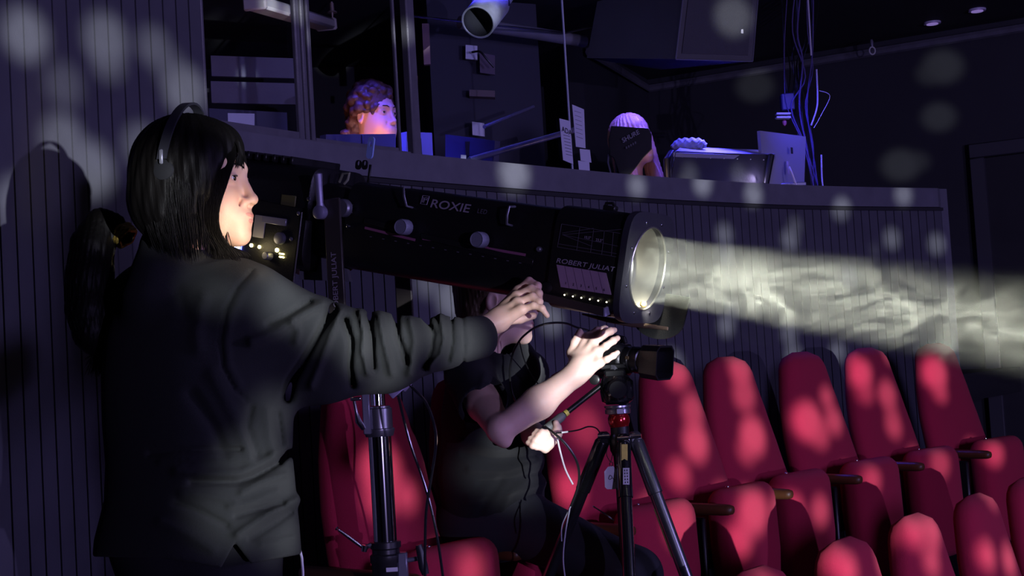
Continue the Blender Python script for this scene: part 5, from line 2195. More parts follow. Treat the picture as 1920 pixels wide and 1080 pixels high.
cable([(1128, 640, 3.80), (1108, 622, 3.82), (1082, 614, 3.80), (1060, 606, 3.76), (1030, 606, 3.72), (1004, 614, 3.71), (984, 628, 3.72), (972, 642, 3.75), (961, 665, 3.80), (956, 700, 3.81), (960, 735, 3.82), (970, 758, 3.82)], .0028, 'cable', 'black cable curving from the video camera past the seated person\'s chin')
cable([(974, 640, 3.76), (982, 672, 3.80), (996, 702, 3.85), (1014, 726, 3.87)], .0016, 'cable', 'thin dark cord lying down the chest of the black T-shirt', 'cord')
cable([(1022, 800, 3.70), (1042, 815, 3.66), (1062, 834, 3.66), (1080, 862, 3.67), (1086, 890, 3.68), (1082, 918, 3.69), (1070, 950, 3.70)], .0034, 'cable', 'thick black cable looping down from the pan bar grip to the tripod leg')
cable([(1042, 812, 3.66), (1062, 810, 3.66), (1085, 806, 3.67), (1103, 800, 3.68), (1118, 803, 3.70), (1127, 815, 3.72)], .0019, 'cable', 'thin black cable with a white sleeve running to the tripod top')
tag(MB().tube([P(1053, 811, 3.655), P(1065, 809.5, 3.655)], .0024, 8).build('cable_sleeve', m_white), 'short white sleeve on the thin cable beside the pan bar grip', 'cable sleeve')
cable([(1044, 816, 3.67), (1050, 845, 3.67), (1060, 880, 3.68), (1074, 908, 3.69)], .0024, 'cable', 'pale thin cable hanging straight down beside the red seat', m=mat('pale cable', (.55, .52, .56), .4))
cable([(1070, 950, 3.68), (1054, 985, 3.66), (1053, 1015, 3.66)], .0015, 'cable', 'short bright cable end dangling left of the tripod', m=mat('silvery cable', (.35, .35, .42), .25))
cable([(1068, 955, 3.67), (1060, 1000, 3.66), (1056, 1050, 3.66), (1062, 1100, 3.66)], .0019, 'cable', 'long silvery cable hanging down along the near tripod leg', m=mat('silvery cable', (.35, .35, .42), .25))
m_gc = mat('glossy black cable', (.02, .02, .022), .12, spec=.9, coat=.6)
cable([(700, 640, 3.46), (728, 690, 3.44), (745, 738, 3.42), (758, 790, 3.40), (772, 840, 3.40), (795, 905, 3.40), (810, 960, 3.40), (822, 1020, 3.40), (833, 1100, 3.40)], .0033, 'cable', 'glossy black cable hanging beside the chrome stand, starting left of its twin', m=m_gc, group=None)
cable([(730, 660, 3.46), (752, 708, 3.43), (772, 726, 3.41), (800, 757, 3.39), (815, 800, 3.38), (817, 840, 3.38), (808, 900, 3.38), (799, 960, 3.38), (797, 1030, 3.38), (797, 1100, 3.38)], .0033, 'cable', 'glossy black cable bowing widest to the right of the chrome stand', m=m_gc)
for (a, b, lab) in (((732, 740), (752, 722), 'pale lilac cable tie label, lower left one of two under the sweatshirt sleeve'), ((754, 728), (768, 712), 'pale lilac cable tie label, upper right one of two under the sweatshirt sleeve')):
    mb = MB()
    pa, pb = P(a[0], a[1], 3.42), P(b[0], b[1], 3.41)
    dd = (pb - pa).normalized()
    mb.box((pa + pb) / 2, ((pb - pa).length * 1.15, .008, .024), Matrix((dd, Vector((0, 1, 0)), dd.cross(Vector((0, 1, 0))))).transposed(), .002)
    tag(mb.build('cable_label', mat('lilac tape', (.50, .44, .66), .5, var=.2, vscale=70)), lab, 'cable label')


# ------------------------------------------------------------------ control booth behind the ledge
BF = .90


def bempty(name, px, py, d, label, cat, group=None):
    q = P(px, py, d)
    return empty(name, (q.x, q.y, q.z), label, cat, group)


def quad_box(corners, depth, name, m, parent=None, back=(0, 1, 0)):
    """a slab whose front face has these four world corners"""
    back = Vector(back) * depth
    vs = [Vector(c) for c in corners] + [Vector(c) + back for c in corners]
    fs = [(0, 1, 2, 3), (7, 6, 5, 4), (0, 4, 5, 1), (1, 5, 6, 2), (2, 6, 7, 3), (3, 7, 4, 0)]
    return link_mesh(name, vs, fs, m, parent, smooth=False)


m_scr = mat('dark monitor back', (.10, .10, .14), .45, spec=.4)
m_scr2 = mat('silver monitor back', (.42, .42, .50), .4, .4)
# long desk carrying everything in the booth
dk = empty('desk', P(700, 330, 6.4), 'dark control desk in the booth behind the ledge carrying the monitors', 'desk')
pa, pb = P(350, 330, 5.35), P(960, 340, 6.55)
dz = 1.80
dd = (Vector((pb.x, pb.y, 0)) - Vector((pa.x, pa.y, 0))).normalized()
nn = Vector((-dd.y, dd.x, 0))
mb = MB()
c = (Vector((pa.x, pa.y, dz)) + Vector((pb.x, pb.y, dz))) / 2 + nn * .16
mb.box(c, ((pb - pa).length + .1, .42, .035), Matrix((dd, nn, Vector((0, 0, 1)))).transposed(), .004)
mb.build('desk_top', m_dark, dk)
for s_ in (-1, 1):
    MB().box(c + dd * s_ * ((pb - pa).length / 2 - .05) - Vector((0, 0, .46)), (.04, .38, .87), Matrix((dd, nn, Vector((0, 0, 1)))).transposed(), .003).build('leg', m_blackmetal, dk)
    

def monitor(corners, label, m=m_scr, dep=.035, stand=True, group=None, glow=None):
    """corners in pixels with depths: top-left, top-right, bottom-right, bottom-left"""
    cs = [P(*c_) for c_ in corners]
    mid = (cs[2] + cs[3]) / 2
    e = empty('monitor', (mid.x, mid.y + .05, dz + .018), label, 'monitor', group)
    dx = (cs[1] - cs[0]).normalized()
    back = Vector((-dx.y, dx.x, 0)).normalized()
    if back.y < 0: back = -back
    b = quad_box(cs, dep, 'casing', m, e, back)
    sc_ = quad_box([q + back * dep + (mid - q) * .04 for q in cs], .002, 'screen', mat('warm lit screen', (.05, .05, .08), .3, emit=(1.0, .46, .34), estr=13.0) if glow else mat('lit screen', (.05, .05, .08), .3, emit=(.55, .45, .95), estr=1.0), e, back)
    if stand:
        MB().box(mid + back * dep * .5 + Vector((0, 0, (dz + .02 - mid.z) / 2 + .04)), (.05, .03, max(.04, abs(mid.z - dz) + .08)), None, .003).build('stand', m_blackmetal, e)
        MB().box((mid.x + back.x * dep, mid.y + back.y * dep, dz + .024), (.2, .14, .01), None, .003).build('foot', m_blackmetal, e)
    return e


monitor(((392, 203, 5.35), (538, 211, 5.75), (540, 262, 5.75), (394, 262, 5.35)), 'wide monitor seen from behind through the booth pane above the headphones')
monitor(((611, 252, 6.0), (742, 251, 6.35), (742, 292, 6.35), (611, 290, 6.0)), 'wide blue-lit monitor back in front of the curly-haired person', glow=True)
monitor(((762, 247, 6.35), (810, 249, 6.5), (812, 296, 6.5), (762, 296, 6.35)), 'monitor back standing just right of the window post', mat('pale monitor back', (.34, .34, .42), .5))
monitor(((835, 252, 6.45), (928, 264, 6.25), (925, 304, 6.25), (835, 300, 6.45)), 'dark monitor turned at an angle behind the wide glass', mat('dark blue monitor', (.07, .07, .13), .5))
# card on the booth sill
e = quad_box([P(427, 212, 4.56), P(477, 213, 4.66), P(477, 241, 4.66), P(428, 240, 4.56)], .004, 'card', m_paper)
tag(e, 'white paper card leaning inside the booth pane above the headphones', 'card')
# notices on the wide glass
S_a = [((1049, 222), (1069, 227), (1075, 308), (1056, 300)), ((1073, 196), (1095, 205), (1098, 278), (1080, 275)), ((1087, 279), (1106, 281), (1109, 305), (1089, 301)), ((1084, 301), (1105, 304), (1106, 321), (1086, 320))]
LABN = ['long white notice with large letters on the booth glass', 'upper white notice near the glass edge', 'small square white note below the upper notice', 'small white note at the very bottom corner of the glass']
gp0, gt0, gn0 = path_at(s_at(783))
gp1, gt1, gn1 = path_at(s_at(1108))
gd = (gp1 - gp0).normalized()
gn = Vector((gd.y, -gd.x, 0))
gorig = gp0 + gn * -.097
for i, q in enumerate(S_a):
    cs = [on_plane(x, y, gorig, gn) for x, y in q]
    o = quad_box(cs, .0012, 'notice', mat('lilac-white notice', (.60, .60, .78), .7), None, -gn)
    tag(o, LABN[i], 'notice', 'notices taped on the booth glass')
    WM[o.name] = Matrix.Identity(4)
    if i == 0:
        p_ = on_plane(1053, 243, gorig, gn)
        text_mesh('lettering', 'ADA', .032, on_plane(1053, 246, gorig, gn) + gn * .0008, gd - Vector((0, 0, .22)), Vector((0, 0, 1)) + gd * .05, m_ink, o, .0004)
        for k in range(7):
            a, b = on_plane(1056 + .8 * k, 253 + 6 * k, gorig, gn), on_plane(1068 + .8 * k, 256 + 6 * k, gorig, gn)
            MB().tube([a + gn * .0012, b + gn * .0012], .0008, 4).build('print_line', m_ink, o)
    if i == 1:
        for k in range(7):
            a, b = on_plane(1077 + .6 * k, 208 + 8 * k, gorig, gn), on_plane(1089 + .6 * k, 212 + 8 * k, gorig, gn)
            MB().tube([a + gn * .0012, b + gn * .0012], .0006, 4).build('print_line', m_ink, o)
# switch plates and strip on the walls inside
def flat(corners, name, lab, cat, m, dep=.02):
    o = quad_box([P(*c_) for c_ in corners], dep, name, m)
    return tag(o, lab, cat)


slab('pillar', [(P(805, 100, 7.3).x, 7.3), (P(1010, 100, 7.6).x, 7.6), (P(1010, 100, 7.6).x - .1, 8.3), (P(805, 100, 7.3).x - .1, 8.3)], BF, CEIL_Z, mat('dark interior wall', (.035, .036, .05), .7))
m_plate = mat('white wall plate', (.80, .82, .85), .4)
o = flat([(873, 84, 7.33), (895, 86, 7.36), (895, 112, 7.36), (873, 110, 7.33)], 'wall_socket', 'white wall plate with a plugged cord inside the booth', 'wall socket', m_plate)
mb = MB()
mb.tube(spline([P(885, 98, 7.30), P(900, 97, 7.28), (P(912, 110, 7.28)), P(926, 126, 7.30)], 5), .006, 6)
mb.build('cord', m_cable, o)
flat([(885, 228, 7.33), (908, 231, 7.36), (909, 256, 7.36), (886, 253, 7.33)], 'light_switch', 'white light switch low on the wall behind the wide glass', 'light switch', m_plate)
flat([(899, 98, 7.36), (928, 104, 7.40), (928, 140, 7.40), (900, 136, 7.36)], 'wall_box', 'dull brown box below the plugged cord', 'box', mat('dull box', (.12, .09, .12), .6))
flat([(864, 290, 6.1), (874, 291, 6.1), (874, 300, 6.1), (864, 299, 6.1)], 'small_tag', 'tiny white tag on the sill at the foot of the wide glass', 'tag', m_plate, .004)
flat([(791, 44, 7.1), (804, 44, 7.1), (807, 120, 7.1), (795, 121, 7.1)], 'wall_strip', 'tall narrow pinkish strip hanging high behind the glass', 'strip', mat('pinkish strip', (.42, .26, .26), .6), .03)
flat([(776, 142, 7.1), (783, 142, 7.1), (783, 157, 7.1), (776, 157, 7.1)], 'wall_plate', 'tiny brown plate beside the window post', 'wall plate', mat('dull plate', (.4, .2, .15), .6), .01)
flat([(880, 168, 7.33), (928, 170, 7.40), (928, 182, 7.40), (880, 180, 7.33)], 'shelf_board', 'narrow brown shelf board above the light switch', 'shelf', mat('brown board', (.16, .12, .11), .6), .08)
# fluorescent batten and sprinklers
fl = bempty('batten_light', 545, 20, 7.0, 'unlit white ceiling batten light behind the upper window pane', 'ceiling light')
a, b = P(478, 6, 6.3), P(612, 46, 7.3)
dd = (b - a).normalized()
sd = Vector((dd.y, -dd.x, 0)).normalized()
rm = Matrix((dd, sd, dd.cross(sd))).transposed()
MB().box((a + b) / 2, ((b - a).length, .10, .055), rm, .012).build('housing', mat('off-white housing', (.50, .50, .48), .5), fl)
for s_ in (-1, 1):
    MB().box((a + b) / 2 + dd * s_ * (b - a).length / 2, (.03, .108, .062), rm, .008).build('end_cap', mat('off-white cap', (.55, .53, .48), .5), fl)
MB().tube([(a + b) / 2, (a + b) / 2 + Vector((0, 0, CEIL_Z - ((a + b) / 2).z))], .01, 8).build('hanger', m_grey, fl)


def sprinkler(px, py, d, lab, grp=None):
    q = P(px, py, d)
    e = empty('sprinkler', (q.x, q.y, CEIL_Z), lab, 'sprinkler', grp)
    m = mat('pale sprinkler metal', (.55, .45, .38), .4, .6)
    MB().lathe([(0, .026), (.006, .024), (.008, .012), (.05, .010)], q + Vector((0, 0, .008)), (0, 0, 1), 20).build('escutcheon', m, e)
    MB().lathe([(-.022, .010), (-.018, .010), (-.016, .004), (.0, .006), (max(.02, CEIL_Z - q.z), .006)], q, (0, 0, 1), 14).build('sprinkler_head', m, e)


sprinkler(623, 27, 7.3, 'small pale ceiling sprinkler seen through the open window')
# stage lantern hanging behind the glass
sp = bempty('stage_lantern', 925, 0, 6.15, 'scuffed silver can lantern hanging behind the wide glass', 'stage light')
a, b = P(896, 42, 6.05), P(936, -6, 6.25)
dd = (b - a).normalized()
mb = MB()
L = (b - a).length
mb.lathe([(.004, .066), (0, .070), (0, .074), (L * .75, .072), (L * .8, .060), (L * 1.25, .055), (L * 1.3, .02)], a, dd, 30, caps=False)
mb.build('can', mat('scuffed silver paint', (.45, .46, .50), .5, .3, var=.7, vscale=14, detail=6, bump=.4), sp)
MB().lathe([(.002, .0655), (L * .5, .062), (L * .55, .001)], a, dd, 30, caps=False).build('inner_can', m_ink, sp)
mb = MB()
q = a + dd * L * .6
mb.tube([q + Vector((.08, 0, 0)), q + Vector((.07, 0, .14)), q + Vector((-.07, 0, .14)), q + Vector((-.08, 0, 0))], .006, 6)
mb.tube([q + Vector((0, 0, .14)), Vector((q.x, q.y, CEIL_Z))], .009, 8)
mb.build('bracket', m_blackmetal, sp)
# duct inside, rods standing for rail reflections in the glass
tag(MB().tube([P(862, 42, 7.0), P(1000, 62, 7.25), P(1095, 78, 7.5)], .032, 16).build('duct_pipe', mat('grey duct', (.16, .16, .17), .5, var=.3)), 'grey pipe running level behind the can lantern', 'pipe')
tag(MB().tube([P(880, 300, 6.15), P(1080, 243, 6.6)], .014, 10).build('reflected_rail', mat('bluish reflection', (.20, .20, .30), .3, .4)), 'rod standing for the lower slanting rail reflection in the wide glass', 'rail reflection', 'slanting rail reflections in the glass')  # solid rod added for a rail's reflection in the pane
tag(MB().tube([P(908, 238, 6.6), P(1000, 200, 7.0)], .009, 10).build('reflected_rail', mat('bluish reflection', (.20, .20, .30), .3, .4)), 'thinner rod standing for the upper slanting rail reflection in the wide glass', 'rail reflection', 'slanting rail reflections in the glass')
tag(MB().tube([P(770, 30, 6.4), P(1060, 62, 7.3), P(1400, -18, 7.6)], .006, 6).build('cable', m_cable), 'thin black cable drooping under the booth ceiling', 'cable')
tag(MB().tube([P(700, 130, 6.2) + Vector((0, 0, 0)), P(1180, 20, 7.4), P(1420, -40, 7.8)], .02, 10).build('lighting_bar', mat('scuffed bar', (.10, .10, .11), .35, .3, var=.5)), 'dark pipe crossing high above the open desk', 'pipe') if False else None

# ---- person with curly hair
def bust(px_eye, py_eye, d, yaw, tilt, sc, label, skin, hairm, hairfn, shirt_c, curls=None, name='person'):
    q = P(px_eye, py_eye, d)
    mt = frame((0, 0, 0), yaw, tilt, 0, sc)
    off = mt @ Vector((.07, -.031, 0))
    mt = frame(tuple(np.array(q) - np.array(off)), yaw, tilt, 0, sc)
    c = mt @ Vector((0, 0, 0))
    e = empty(name, (c.x - .02, c.y + .02, BF), label, 'person')
    v, f = head_mesh(mt, .0045)
    b = link_mesh('body', v, f, skin, e, sharp=0)
    eyes_and_lips(mt, e, b, lash=False)
    for o in list(b.children):
        if o.name.startswith('eyelid'): o.data.materials.clear(); o.data.materials.append(skin)
    mi = np.array(mt.inverted())
    lo, hi = bbox([np.array(c)], .2)
    lo[2] -= .12
    hv_, hf_ = sdf_vf(lambda p: hairfn(p @ mi[:3, :3].T + mi[:3, 3]), lo, hi, .006)
    link_mesh('hair', hv_, hf_, hairm, e, sharp=0)
    cc = np.array(c)
    sh = np.array([math.sin(yaw), math.cos(yaw), 0])
    fw = np.array([math.cos(yaw), -math.sin(yaw), 0])

    def shirt(p):
        n0 = cc + np.array([0, 0, -.20]) - fw * .05
        s = sd_cap(p, n0 + np.array([0, 0, -.03]), n0 + np.array([0, 0, -.30]), .075, .13)
        s = smin(s, sd_cap(p, n0 + sh * .15 + np.array([0, 0, -.07]), n0 - sh * .15 + np.array([0, 0, -.07]), .065, .065), .05)
        s = smin(s, sd_cap(p, n0 + np.array([0, 0, -.30]), n0 + np.array([0, 0, -.55]), .13, .14), .03)
        for k in (-1, 1):
            s = smin(s, sd_chain(p, [n0 + sh * .16 * k + np.array([0, 0, -.09]), n0 + sh * .20 * k + np.array([0, 0, -.34]), n0 + sh * .15 * k + fw * .22 + np.array([0, 0, -.42])], [.058, .048, .036], .02), .03)
        return smax(s, -sd_cap(p, n0 + np.array([0, 0, .1]), n0 + np.array([0, 0, -.05]), .055, .058), .005)
    lo, hi = bbox([cc + np.array([0, 0, -.15]), cc + np.array([0, 0, -.72])], .32)
    lo[2] = BF + .02
    sdf_mesh('shirt', shirt, lo, hi, .012, shirt_c, e)

    def legs(p):
        n0 = cc + np.array([0, 0, -.20]) - fw * .05
        s = None
        for k in (-1, 1):
            t = sd_chain(p, [n0 + sh * .09 * k + np.array([0, 0, -.55]), n0 + sh * .10 * k + fw * .3 + np.array([0, 0, -.60]), np.array([*(n0 + sh * .10 * k + fw * .28)[:2], BF + .05])], [.09, .07, .05], .02)
            s = t if s is None else smin(s, t, .02)
        return s
    if cc[2] - .8 > BF + .15:
        lo, hi = bbox([cc + np.array([0, 0, -.75]), cc + fw * .3 + np.array([0, 0, -.8])], .2)
        lo[2] = BF
        sdf_mesh('trousers', legs, lo, hi, .015, m_trous, e)
    return e, mt


rc = random.Random(4)
CURLS = [(Vector((rc.gauss(0, 1), rc.gauss(0, 1), rc.gauss(.2, 1))).normalized(), rc.uniform(.010, .020)) for _ in range(190)]


def curly(q):
    d = sd_ell(q, (-.022, 0, .045), (.100, .088, .090))
    d = smin(d, sd_ell(q, (-.075, 0, -.045), (.045, .070, .060)), .02)
    for v, r in CURLS:
        c = (-.022 + v.x * .100, v.y * .086, .045 + v.z * .090)
        if c[2] < -.01 and c[0] > -.03: continue
        if c[0] > .06 and c[2] < .06: continue
        d = smin(d, sd_ell(q, c, (r, r, r * .8)), .006)
    for k in range(12):
        a = k * 1.7
        d = smin(d, sd_ell(q, (-.085 + .02 * math.sin(a), .07 * math.cos(a * 1.3), -.06 + .035 * math.sin(a * 2.1)), (.022, .022, .018)), .006)
    d = smax(d, -sd_ell(q, (.120, 0, -.035), (.085, .12, .082)), .006)
    qa = np.stack([q[:, 0], np.abs(q[:, 1]), q[:, 2]], 1)
    d = smax(d, -sd_ell(qa, (.015, .09, -.050), (.055, .05, .055)), .006)
    return d + .002 * np.sin(q[:, 0] * 240) * np.sin(q[:, 2] * 260) * np.sin(q[:, 1] * 230)


m_skin3 = mat('ruddy skin', (.70, .40, .30), .5, sss=.15, spec=.3)
curl, CM = bust(717, 210, 6.45, R_(36), R_(0), 1.16, 'person with curly brown hair looking right behind the open booth window', m_skin3, mat('curly brown hair', (.075, .030, .018), .5, bump=.8, bscale=200, var=.5, vscale=40), curly, m_tee)


def longhair(q):
    d = sd_ell(q, (-.018, 0, .036), (.099, .086, .098))
    qa = np.stack([q[:, 0], np.abs(q[:, 1]), q[:, 2]], 1)
    d = smin(d, sd_cap(qa, (.015, .072, .02), (.030, .085, -.24), .030, .038), .02)
    d = smin(d, sd_cap(q, (-.06, 0, .0), (-.06, 0, -.2), .06, .06), .03)
    d = smax(d, -sd_ell(q, (.122, 0, -.050), (.080, .056, .100)), .008)
    ang = np.arctan2(q[:, 1], q[:, 0] + .02)
    return d + .004 * np.sin(ang * 30 + q[:, 2] * 24)


blond, BM = bust(1198, 255, 6.75, R_(48), R_(8), 1.05, 'person with long blond hair behind the black cloth at the open desk', m_skin3, mat('long blond hair', (.42, .22, .12), .45, bump=.8, bscale=160, stretch=(1, 1, .1), var=.3, vscale=60), longhair, mat('white top', (.6, .6, .65), .8))

# ---- black cloth cover with printed name on a stand
cl = empty('cloth_cover', P(1170, 320, 6.25), 'black cloth cover with grey lettering hanging before the blond person', 'cloth')
out = [(1146, 236), (1175, 238), (1216, 241), (1222, 252), (1222, 280), (1207, 296), (1195, 312), (1183, 326), (1174, 334), (1162, 330), (1156, 312), (1150, 296), (1143, 292), (1141, 262)]
n = len(out)
vs, fsx = [], []
cpt = P(1180, 275, 6.20)
ring0 = [P(x, y, 6.26) for x, y in out]
ring1 = [cpt + (P(x, y, 6.215) - cpt) * .96 for x, y in out]
ringm = [cpt + (P(x, y, 6.21) - cpt) * .5 + Vector((0, 0, 0)) for x, y in out]
ringb = [P(x, y, 6.30) for x, y in out]
mb = MB()
mb.rings([ringb, ring0, ring1, ringm])
cb2 = mb.build('cloth', mat('black cover cloth', (.010, .010, .012), .85, bump=.4), cl)
exx = (P(1198, 252, 6.19) - P(1169, 268, 6.19)).normalized()
eyy = Vector((0, -1, 0)).cross(exx) * -1
if eyy.z < 0: eyy = -eyy
text_mesh('lettering', 'SHURE', .028, P(1168, 268, 6.195), exx, eyy, mat('grey lettering', (.22, .21, .28), .6), cb2, .001, shear=.15)
for k_ in range(5):
    q_ = P(1176, 279, 6.193) + exx * (.011 * k_)
    MB().box(q_ + eyy * .006, (.006, .001, .010), None).build('faint_print', mat('dim lettering', (.07, .07, .09), .6), cb2)
mb = MB()
mb.tube([P(1141, 290, 6.24), P(1140, 305, 6.22), P(1145, 325, 6.2), P(1152, 345, 6.3)], .004, 6)
mb.tube([P(1156, 300, 6.3), P(1158, 345, 6.3)], .008, 8)
mb.build('stand_rod', m_grey, cl)
# ---- sound desk with blue-lit top edge
sd_ = bempty('sound_desk', 1345, 350, 6.9, 'black sound desk with a blue-lit top edge on the ledge', 'sound desk')
cs = [P(1262, 283, 6.62), P(1440, 290, 7.05), P(1431, 352, 7.0), P(1248, 345, 6.55)]
quad_box(cs, .03, 'back_panel', mat('dark desk panel', (.045, .045, .055), .5, bump=.4), sd_, (0, 1, 0))
top = [P(1253, 276, 6.70), P(1442, 284, 7.15), P(1448, 293, 7.08), P(1262, 286, 6.60)]
mb = MB()
fw_ = Vector((.1, .28, .04))
mb.add([top[0] + fw_, top[1] + fw_, top[2], top[3], top[0] + fw_ - Vector((0, 0, .03)), top[1] + fw_ - Vector((0, 0, .03)), top[2] - Vector((0, 0, .02)), top[3] - Vector((0, 0, .02))],
       [(3, 2, 1, 0), (4, 5, 6, 7), (0, 1, 5, 4), (1, 2, 6, 5), (2, 3, 7, 6), (3, 0, 4, 7)])
mb.build('control_surface', mat('grey control surface', (.30, .30, .36), .5), sd_, smooth=False)
for i, (A_, B_) in enumerate(((P(1250, 300, 6.58), P(1262, 283, 6.62)), (P(1446, 292, 7.02), P(1436, 345, 7.0)))):
    MB().tube([A_ - Vector((0, 0, .16)) if i == 0 else B_, A_, A_ + (B_ - A_) * (1 if i == 0 else 0) + Vector((0, .06, 0))], .016, 10).build('side_cheek', m_blackmetal, sd_)
for k in range(7):
    q = cs[0] + (cs[1] - cs[0]) * ((k + .6) / 7) + Vector((0, -.006, -.028))
    MB().lathe([(0, .0032), (.003, .003)], q, (0, -1, 0), 8).build('screw', m_steel, sd_)
mb = MB()
mb.tube([cs[3] + Vector((.02, -.004, 0)), cs[0] + Vector((.012, -.004, 0))], .0025, 6)
mb.build('edge_line', m_steel, sd_)
slab('table', [(P(1180, 340, 6.5).x, 6.75), (P(1460, 340, 7.0).x, 7.0), (P(1600, 340, 7.6).x, 7.75), (P(1180, 340, 6.5).x, 7.6)], 1.70, 1.74, m_dark)['kind'] = 'thing'
tb = [o for o in bpy.data.objects if o.name == 'table'][0]
tag(tb, 'low dark shelf behind the ledge under the sound desk', 'shelf')
# folded blue cloth and headphones on the desk
def heap(p):
    c = A(1293, 272, 6.95)
    d = sd_ell(p, c, (.085, .06, .034))
    d = smin(d, sd_ell(p, A(1278, 272, 6.95), (.045, .05, .025)), .02)
    px, py = proj(p)
    return d + .004 * np.sin(px * .5) * np.cos(py * .4) + .002 * np.sin(px * .9 + py)


lo, hi = bbox([A(1293, 272, 6.95)], .12)
tag(sdf_mesh('folded_cloth', heap, lo, hi, .005, mat('grey cloth heap', (.30, .31, .40), .8)), 'crumpled cloth lying on top of the sound desk, lit blue', 'cloth')
# ---- silver computer screen
im = bempty('desktop_computer', 1475, 350, 7.3, 'silver desktop computer seen from behind at the end of the ledge', 'computer')
cs = [P(1425, 245, 7.15), P(1511, 256, 7.45), P(1508, 346, 7.42), P(1432, 346, 7.18)]
dx = (cs[1] - cs[0]).normalized()
bk = Vector((-dx.y, dx.x, 0)).normalized()
bb = quad_box(cs, .018, 'casing', mat('silver aluminium', (.42, .42, .48), .4, .25), im, bk)
quad_box([q + bk * .018 + ((cs[0] + cs[2]) / 2 - q) * .04 for q in cs], .002, 'screen', mat('lit screen', (.05, .05, .08), .3, emit=(.55, .45, .95), estr=1.0), im, bk)
q = P(1481, 283, 7.30) - bk * .012
MB().box(q, (.019, .002, .033), Matrix((dx, bk, Vector((0, 0, 1)))).transposed(), .007).build('emblem', m_ink, bb)
q = P(1474, 315, 7.28) - bk * .012
o = MB().box(q, (.018, .002, .066), Matrix((dx, bk, Vector((0, 0, 1)))).transposed(), .001).build('sticker', mat('pale sticker', (.5, .42, .60), .6, var=.5, vscale=60), bb)
mb = MB()
mb.tube(spline([P(1480, 313, 7.24), P(1484, 322, 7.22), P(1490, 338, 7.22), P(1494, 350, 7.22)], 4), .005, 6)
mb.build('power_cord', mat('white cord', (.75, .70, .72), .5), im)
MB().box(P(1470, 350, 7.36), (.2, .16, .02), None, .004).build('foot', m_grey, im)

# ---- loudspeaker hanging from the ceiling
ls_ = bempty('loudspeaker', 1335, 50, 7.0, 'large black loudspeaker hanging from the ceiling above the sound desk', 'loudspeaker')
f0, f1, f2, f3 = P(1285, -40, 6.85), P(1424, -40, 6.95), P(1411, 115, 6.95), P(1267, 111, 6.85)
bkv = Vector((-.40, .42, .02))
vs = [f0, f1, f2, f3, f0 + bkv, f1 + bkv, f2 + bkv + Vector((0, 0, .05)), f3 + bkv + Vector((0, 0, .10))]
m_spk = mat('black speaker paint', (.050, .050, .058), .55, bump=.7, bscale=300, var=.2)
cab = link_mesh('cabinet', vs, [(0, 1, 2, 3), (7, 6, 5, 4), (0, 4, 5, 1), (1, 5, 6, 2), (2, 6, 7, 3), (3, 7, 4, 0)], m_spk, ls_, smooth=False)
fc = (f0 + f1 + f2 + f3) / 4
g = [fc + (q - fc) * .86 - Vector((0, .006, 0)) for q in (f0, f1, f2, f3)]
quad_box(g, .008, 'grille', mat('speaker grille', (.06, .06, .07), .5, bump=1, bscale=900), ls_)
for (A_, B_) in ((f0, f3), (f1, f2), (f3, f2)):
    MB().tube([A_, B_], .004, 6).build('edge_trim', m_grey, ls_)
MB().box(P(1391, 59, 6.93), (.014, .01, .022), None, .002).build('badge', m_white, ls_)
for k in range(2):
    MB().tube([f0 + bkv * .5 + Vector((.1 + .2 * k, 0, 0)), Vector(((f0 + bkv * .5).x + .1 + .2 * k, (f0 + bkv * .5).y, CEIL_Z + .02))], .006, 6).build('hanging_rod', m_grey, ls_)

# ---- ceiling pieces
for (px, py, lab) in ((1748, 43, 'nearer round downlight in the dark ceiling, tilted flat'), (1832, 19, 'second round downlight in the dark ceiling close to the upper border')):
    q = PZ(px, py, CEIL_Z + .015)
    e = empty('downlight', (q.x, q.y, CEIL_Z), lab, 'ceiling light', 'downlights in the ceiling')
    MB().lathe([(0, .050), (.006, .052), (.02, .05)], q - Vector((0, 0, .006)), (0, 0, 1), 28).build('trim_ring', mat('lilac white ring', (.55, .50, .70), .4), e)
    MB().lathe([(0, .035), (.004, .034)], q - Vector((0, 0, .010)), (0, 0, 1), 24).build('lamp_face', mat('pinkish lamp face', (.45, .18, .40), .4, emit=(.35, .25, .7), estr=.5), e)
q = P(1631, 88, 9.0)
e = empty('pipe_fitting', (q.x, q.y, q.z), 'small pale fitting hanging from the pipe on the right wall', 'fitting')
MB().lathe([(0, .010), (.03, .012), (.045, .008)], q + Vector((0, -.05, -.01)), (0, 0, 1), 14).build('clamp', m_grey, e)
MB().tube([q + Vector((.018 * math.cos(t), -.05, -.035 + .024 * math.sin(t))) for t in [2 * math.pi * k / 16 for k in range(16)]], .005, 8, closed=True).build('ring', mat('pale ring', (.5, .5, .5), .4), e)

# ---- cable drop with chain at the end of the booth
rnd = random.Random(11)
cols = [mat('black cable', (.012, .012, .013), .28), mat('bluish cable', (.06, .06, .16), .4), mat('violet cable', (.10, .08, .22), .4)]
NC = 16
for k in range(NC):
    x0 = 1466 + 66 * k / (NC - 1) + rnd.uniform(-3, 3)
    pts = [(x0 + rnd.uniform(-8, 8), -30), (x0 + rnd.uniform(-6, 6), 60), (x0 * .5 + 1500 * .5 + rnd.uniform(-18, 18), 130 + rnd.uniform(-20, 20)), (1500 + (k / NC - .5) * 46 + rnd.uniform(-8, 8), 200), (1516 + rnd.uniform(-8, 8) + (k / NC - .5) * 14, 270), (1528 + rnd.uniform(-6, 8), 352)]
    mb = MB()
    mb.tube(spline([P(x, y, 7.65 + .1 * math.sin(k * 2.1)) for x, y in pts], 5), rnd.uniform(.0025, .005), 6)
    tag(mb.build('hanging_cable', cols[k % 3]), 'one of the dark cables in the bundle hanging at the end of the booth', 'cable', 'bundle of hanging cables')
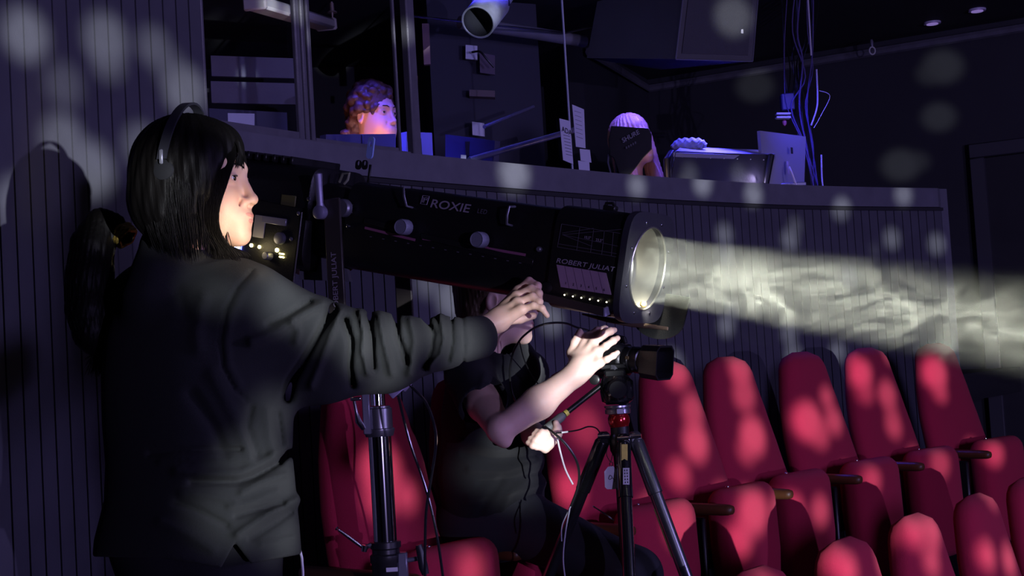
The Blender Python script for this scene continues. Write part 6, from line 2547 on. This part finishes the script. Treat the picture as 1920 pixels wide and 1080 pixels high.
for (pts, lab) in (([(1514, -20), (1518, 50), (1521, 104)], 'bright cable running straight down from the ceiling beside the cable bundle'), ([(1531, 130), (1533, 180), (1531, 205), (1521, 235)], 'white curved cable right of the bundle, bending back towards it'), ([(1536, 170), (1556, 180), (1540, 215), (1526, 240)], 'thin pale cable looping out farthest right of the bundle'), ([(1540, 290), (1541, 330), (1543, 352)], 'short pale cable end just above the ledge')):
    mb = MB()
    mb.tube(spline([P(x, y, 7.5) for x, y in pts], 6), .0045 if 'farthest' not in lab else .002, 6)
    tag(mb.build('hanging_cable', mat('bright cable', (.62, .60, .72), .35)), lab, 'cable')
sx = bempty('wall_bracket_box', 1478, 212, 7.6, 'dark junction box with two white strips on the cable bundle', 'junction box')
MB().box(P(1476, 192, 7.6), (.07, .06, .09), None, .006).build('box', mat('blue-black box', (.05, .05, .12), .5), sx)
for y in (214, 221):
    MB().box(P(1468, y, 7.55), (.075, .05, .010), rt, .002).build('strip', mat('white strip', (.6, .58, .62), .5), sx)
MB().lathe([(-.018, .002), (-.01, .010), (.006, .012), (.016, .004)], P(1471, 230, 7.55), (0, 0, 1), 14).build('bulb', mat('reddish bulb', (.35, .10, .16), .3), sx)
tag(MB().tube(spline([P(1190, 30, 7.6), P(1216, 45, 7.6), P(1222, 10, 7.6), P(1232, 48, 7.6), P(1238, -10, 7.6)], 8), .006, 6).build('hanging_cable', m_cable), 'dark cable looping beside the loudspeaker', 'cable')

# blue work light over the desks
for (px, py, d, tx, ty, td, e_, s_) in ((660, -60, 6.1, 660, 270, 6.15, 10, .15), (1345, 150, 7.0, 1340, 285, 6.95, 7, .15), (480, -60, 5.72, 470, 230, 5.62, 5, .12), (1480, 60, 7.1, 1490, 240, 7.4, 2.2, .2), (900, -40, 6.2, 880, 270, 6.4, 4, .3), (1200, 100, 6.7, 1195, 230, 6.75, 3, .1)):
    light('blue_desk_light', 'AREA', P(px, py, d), e_, (.07, .06, 1.0), target=P(tx, ty, td), shape='DISK', size=s_, spread=R_(75))
light('warm_screen_light', 'POINT', P(1225, 318, 6.45), .35, (1.0, .60, .50), shadow_soft_size=.04)
light('booth_dim_light', 'POINT', P(1000, 10, 6.8), 1.8, (.25, .25, .8), shadow_soft_size=.3)

light('lilac_computer_fill', 'POINT', P(1416, 335, 6.98), 1.5, (.6, .5, 1.0), shadow_soft_size=.04)  # added lamp without a source of its own, brightens the computer casing
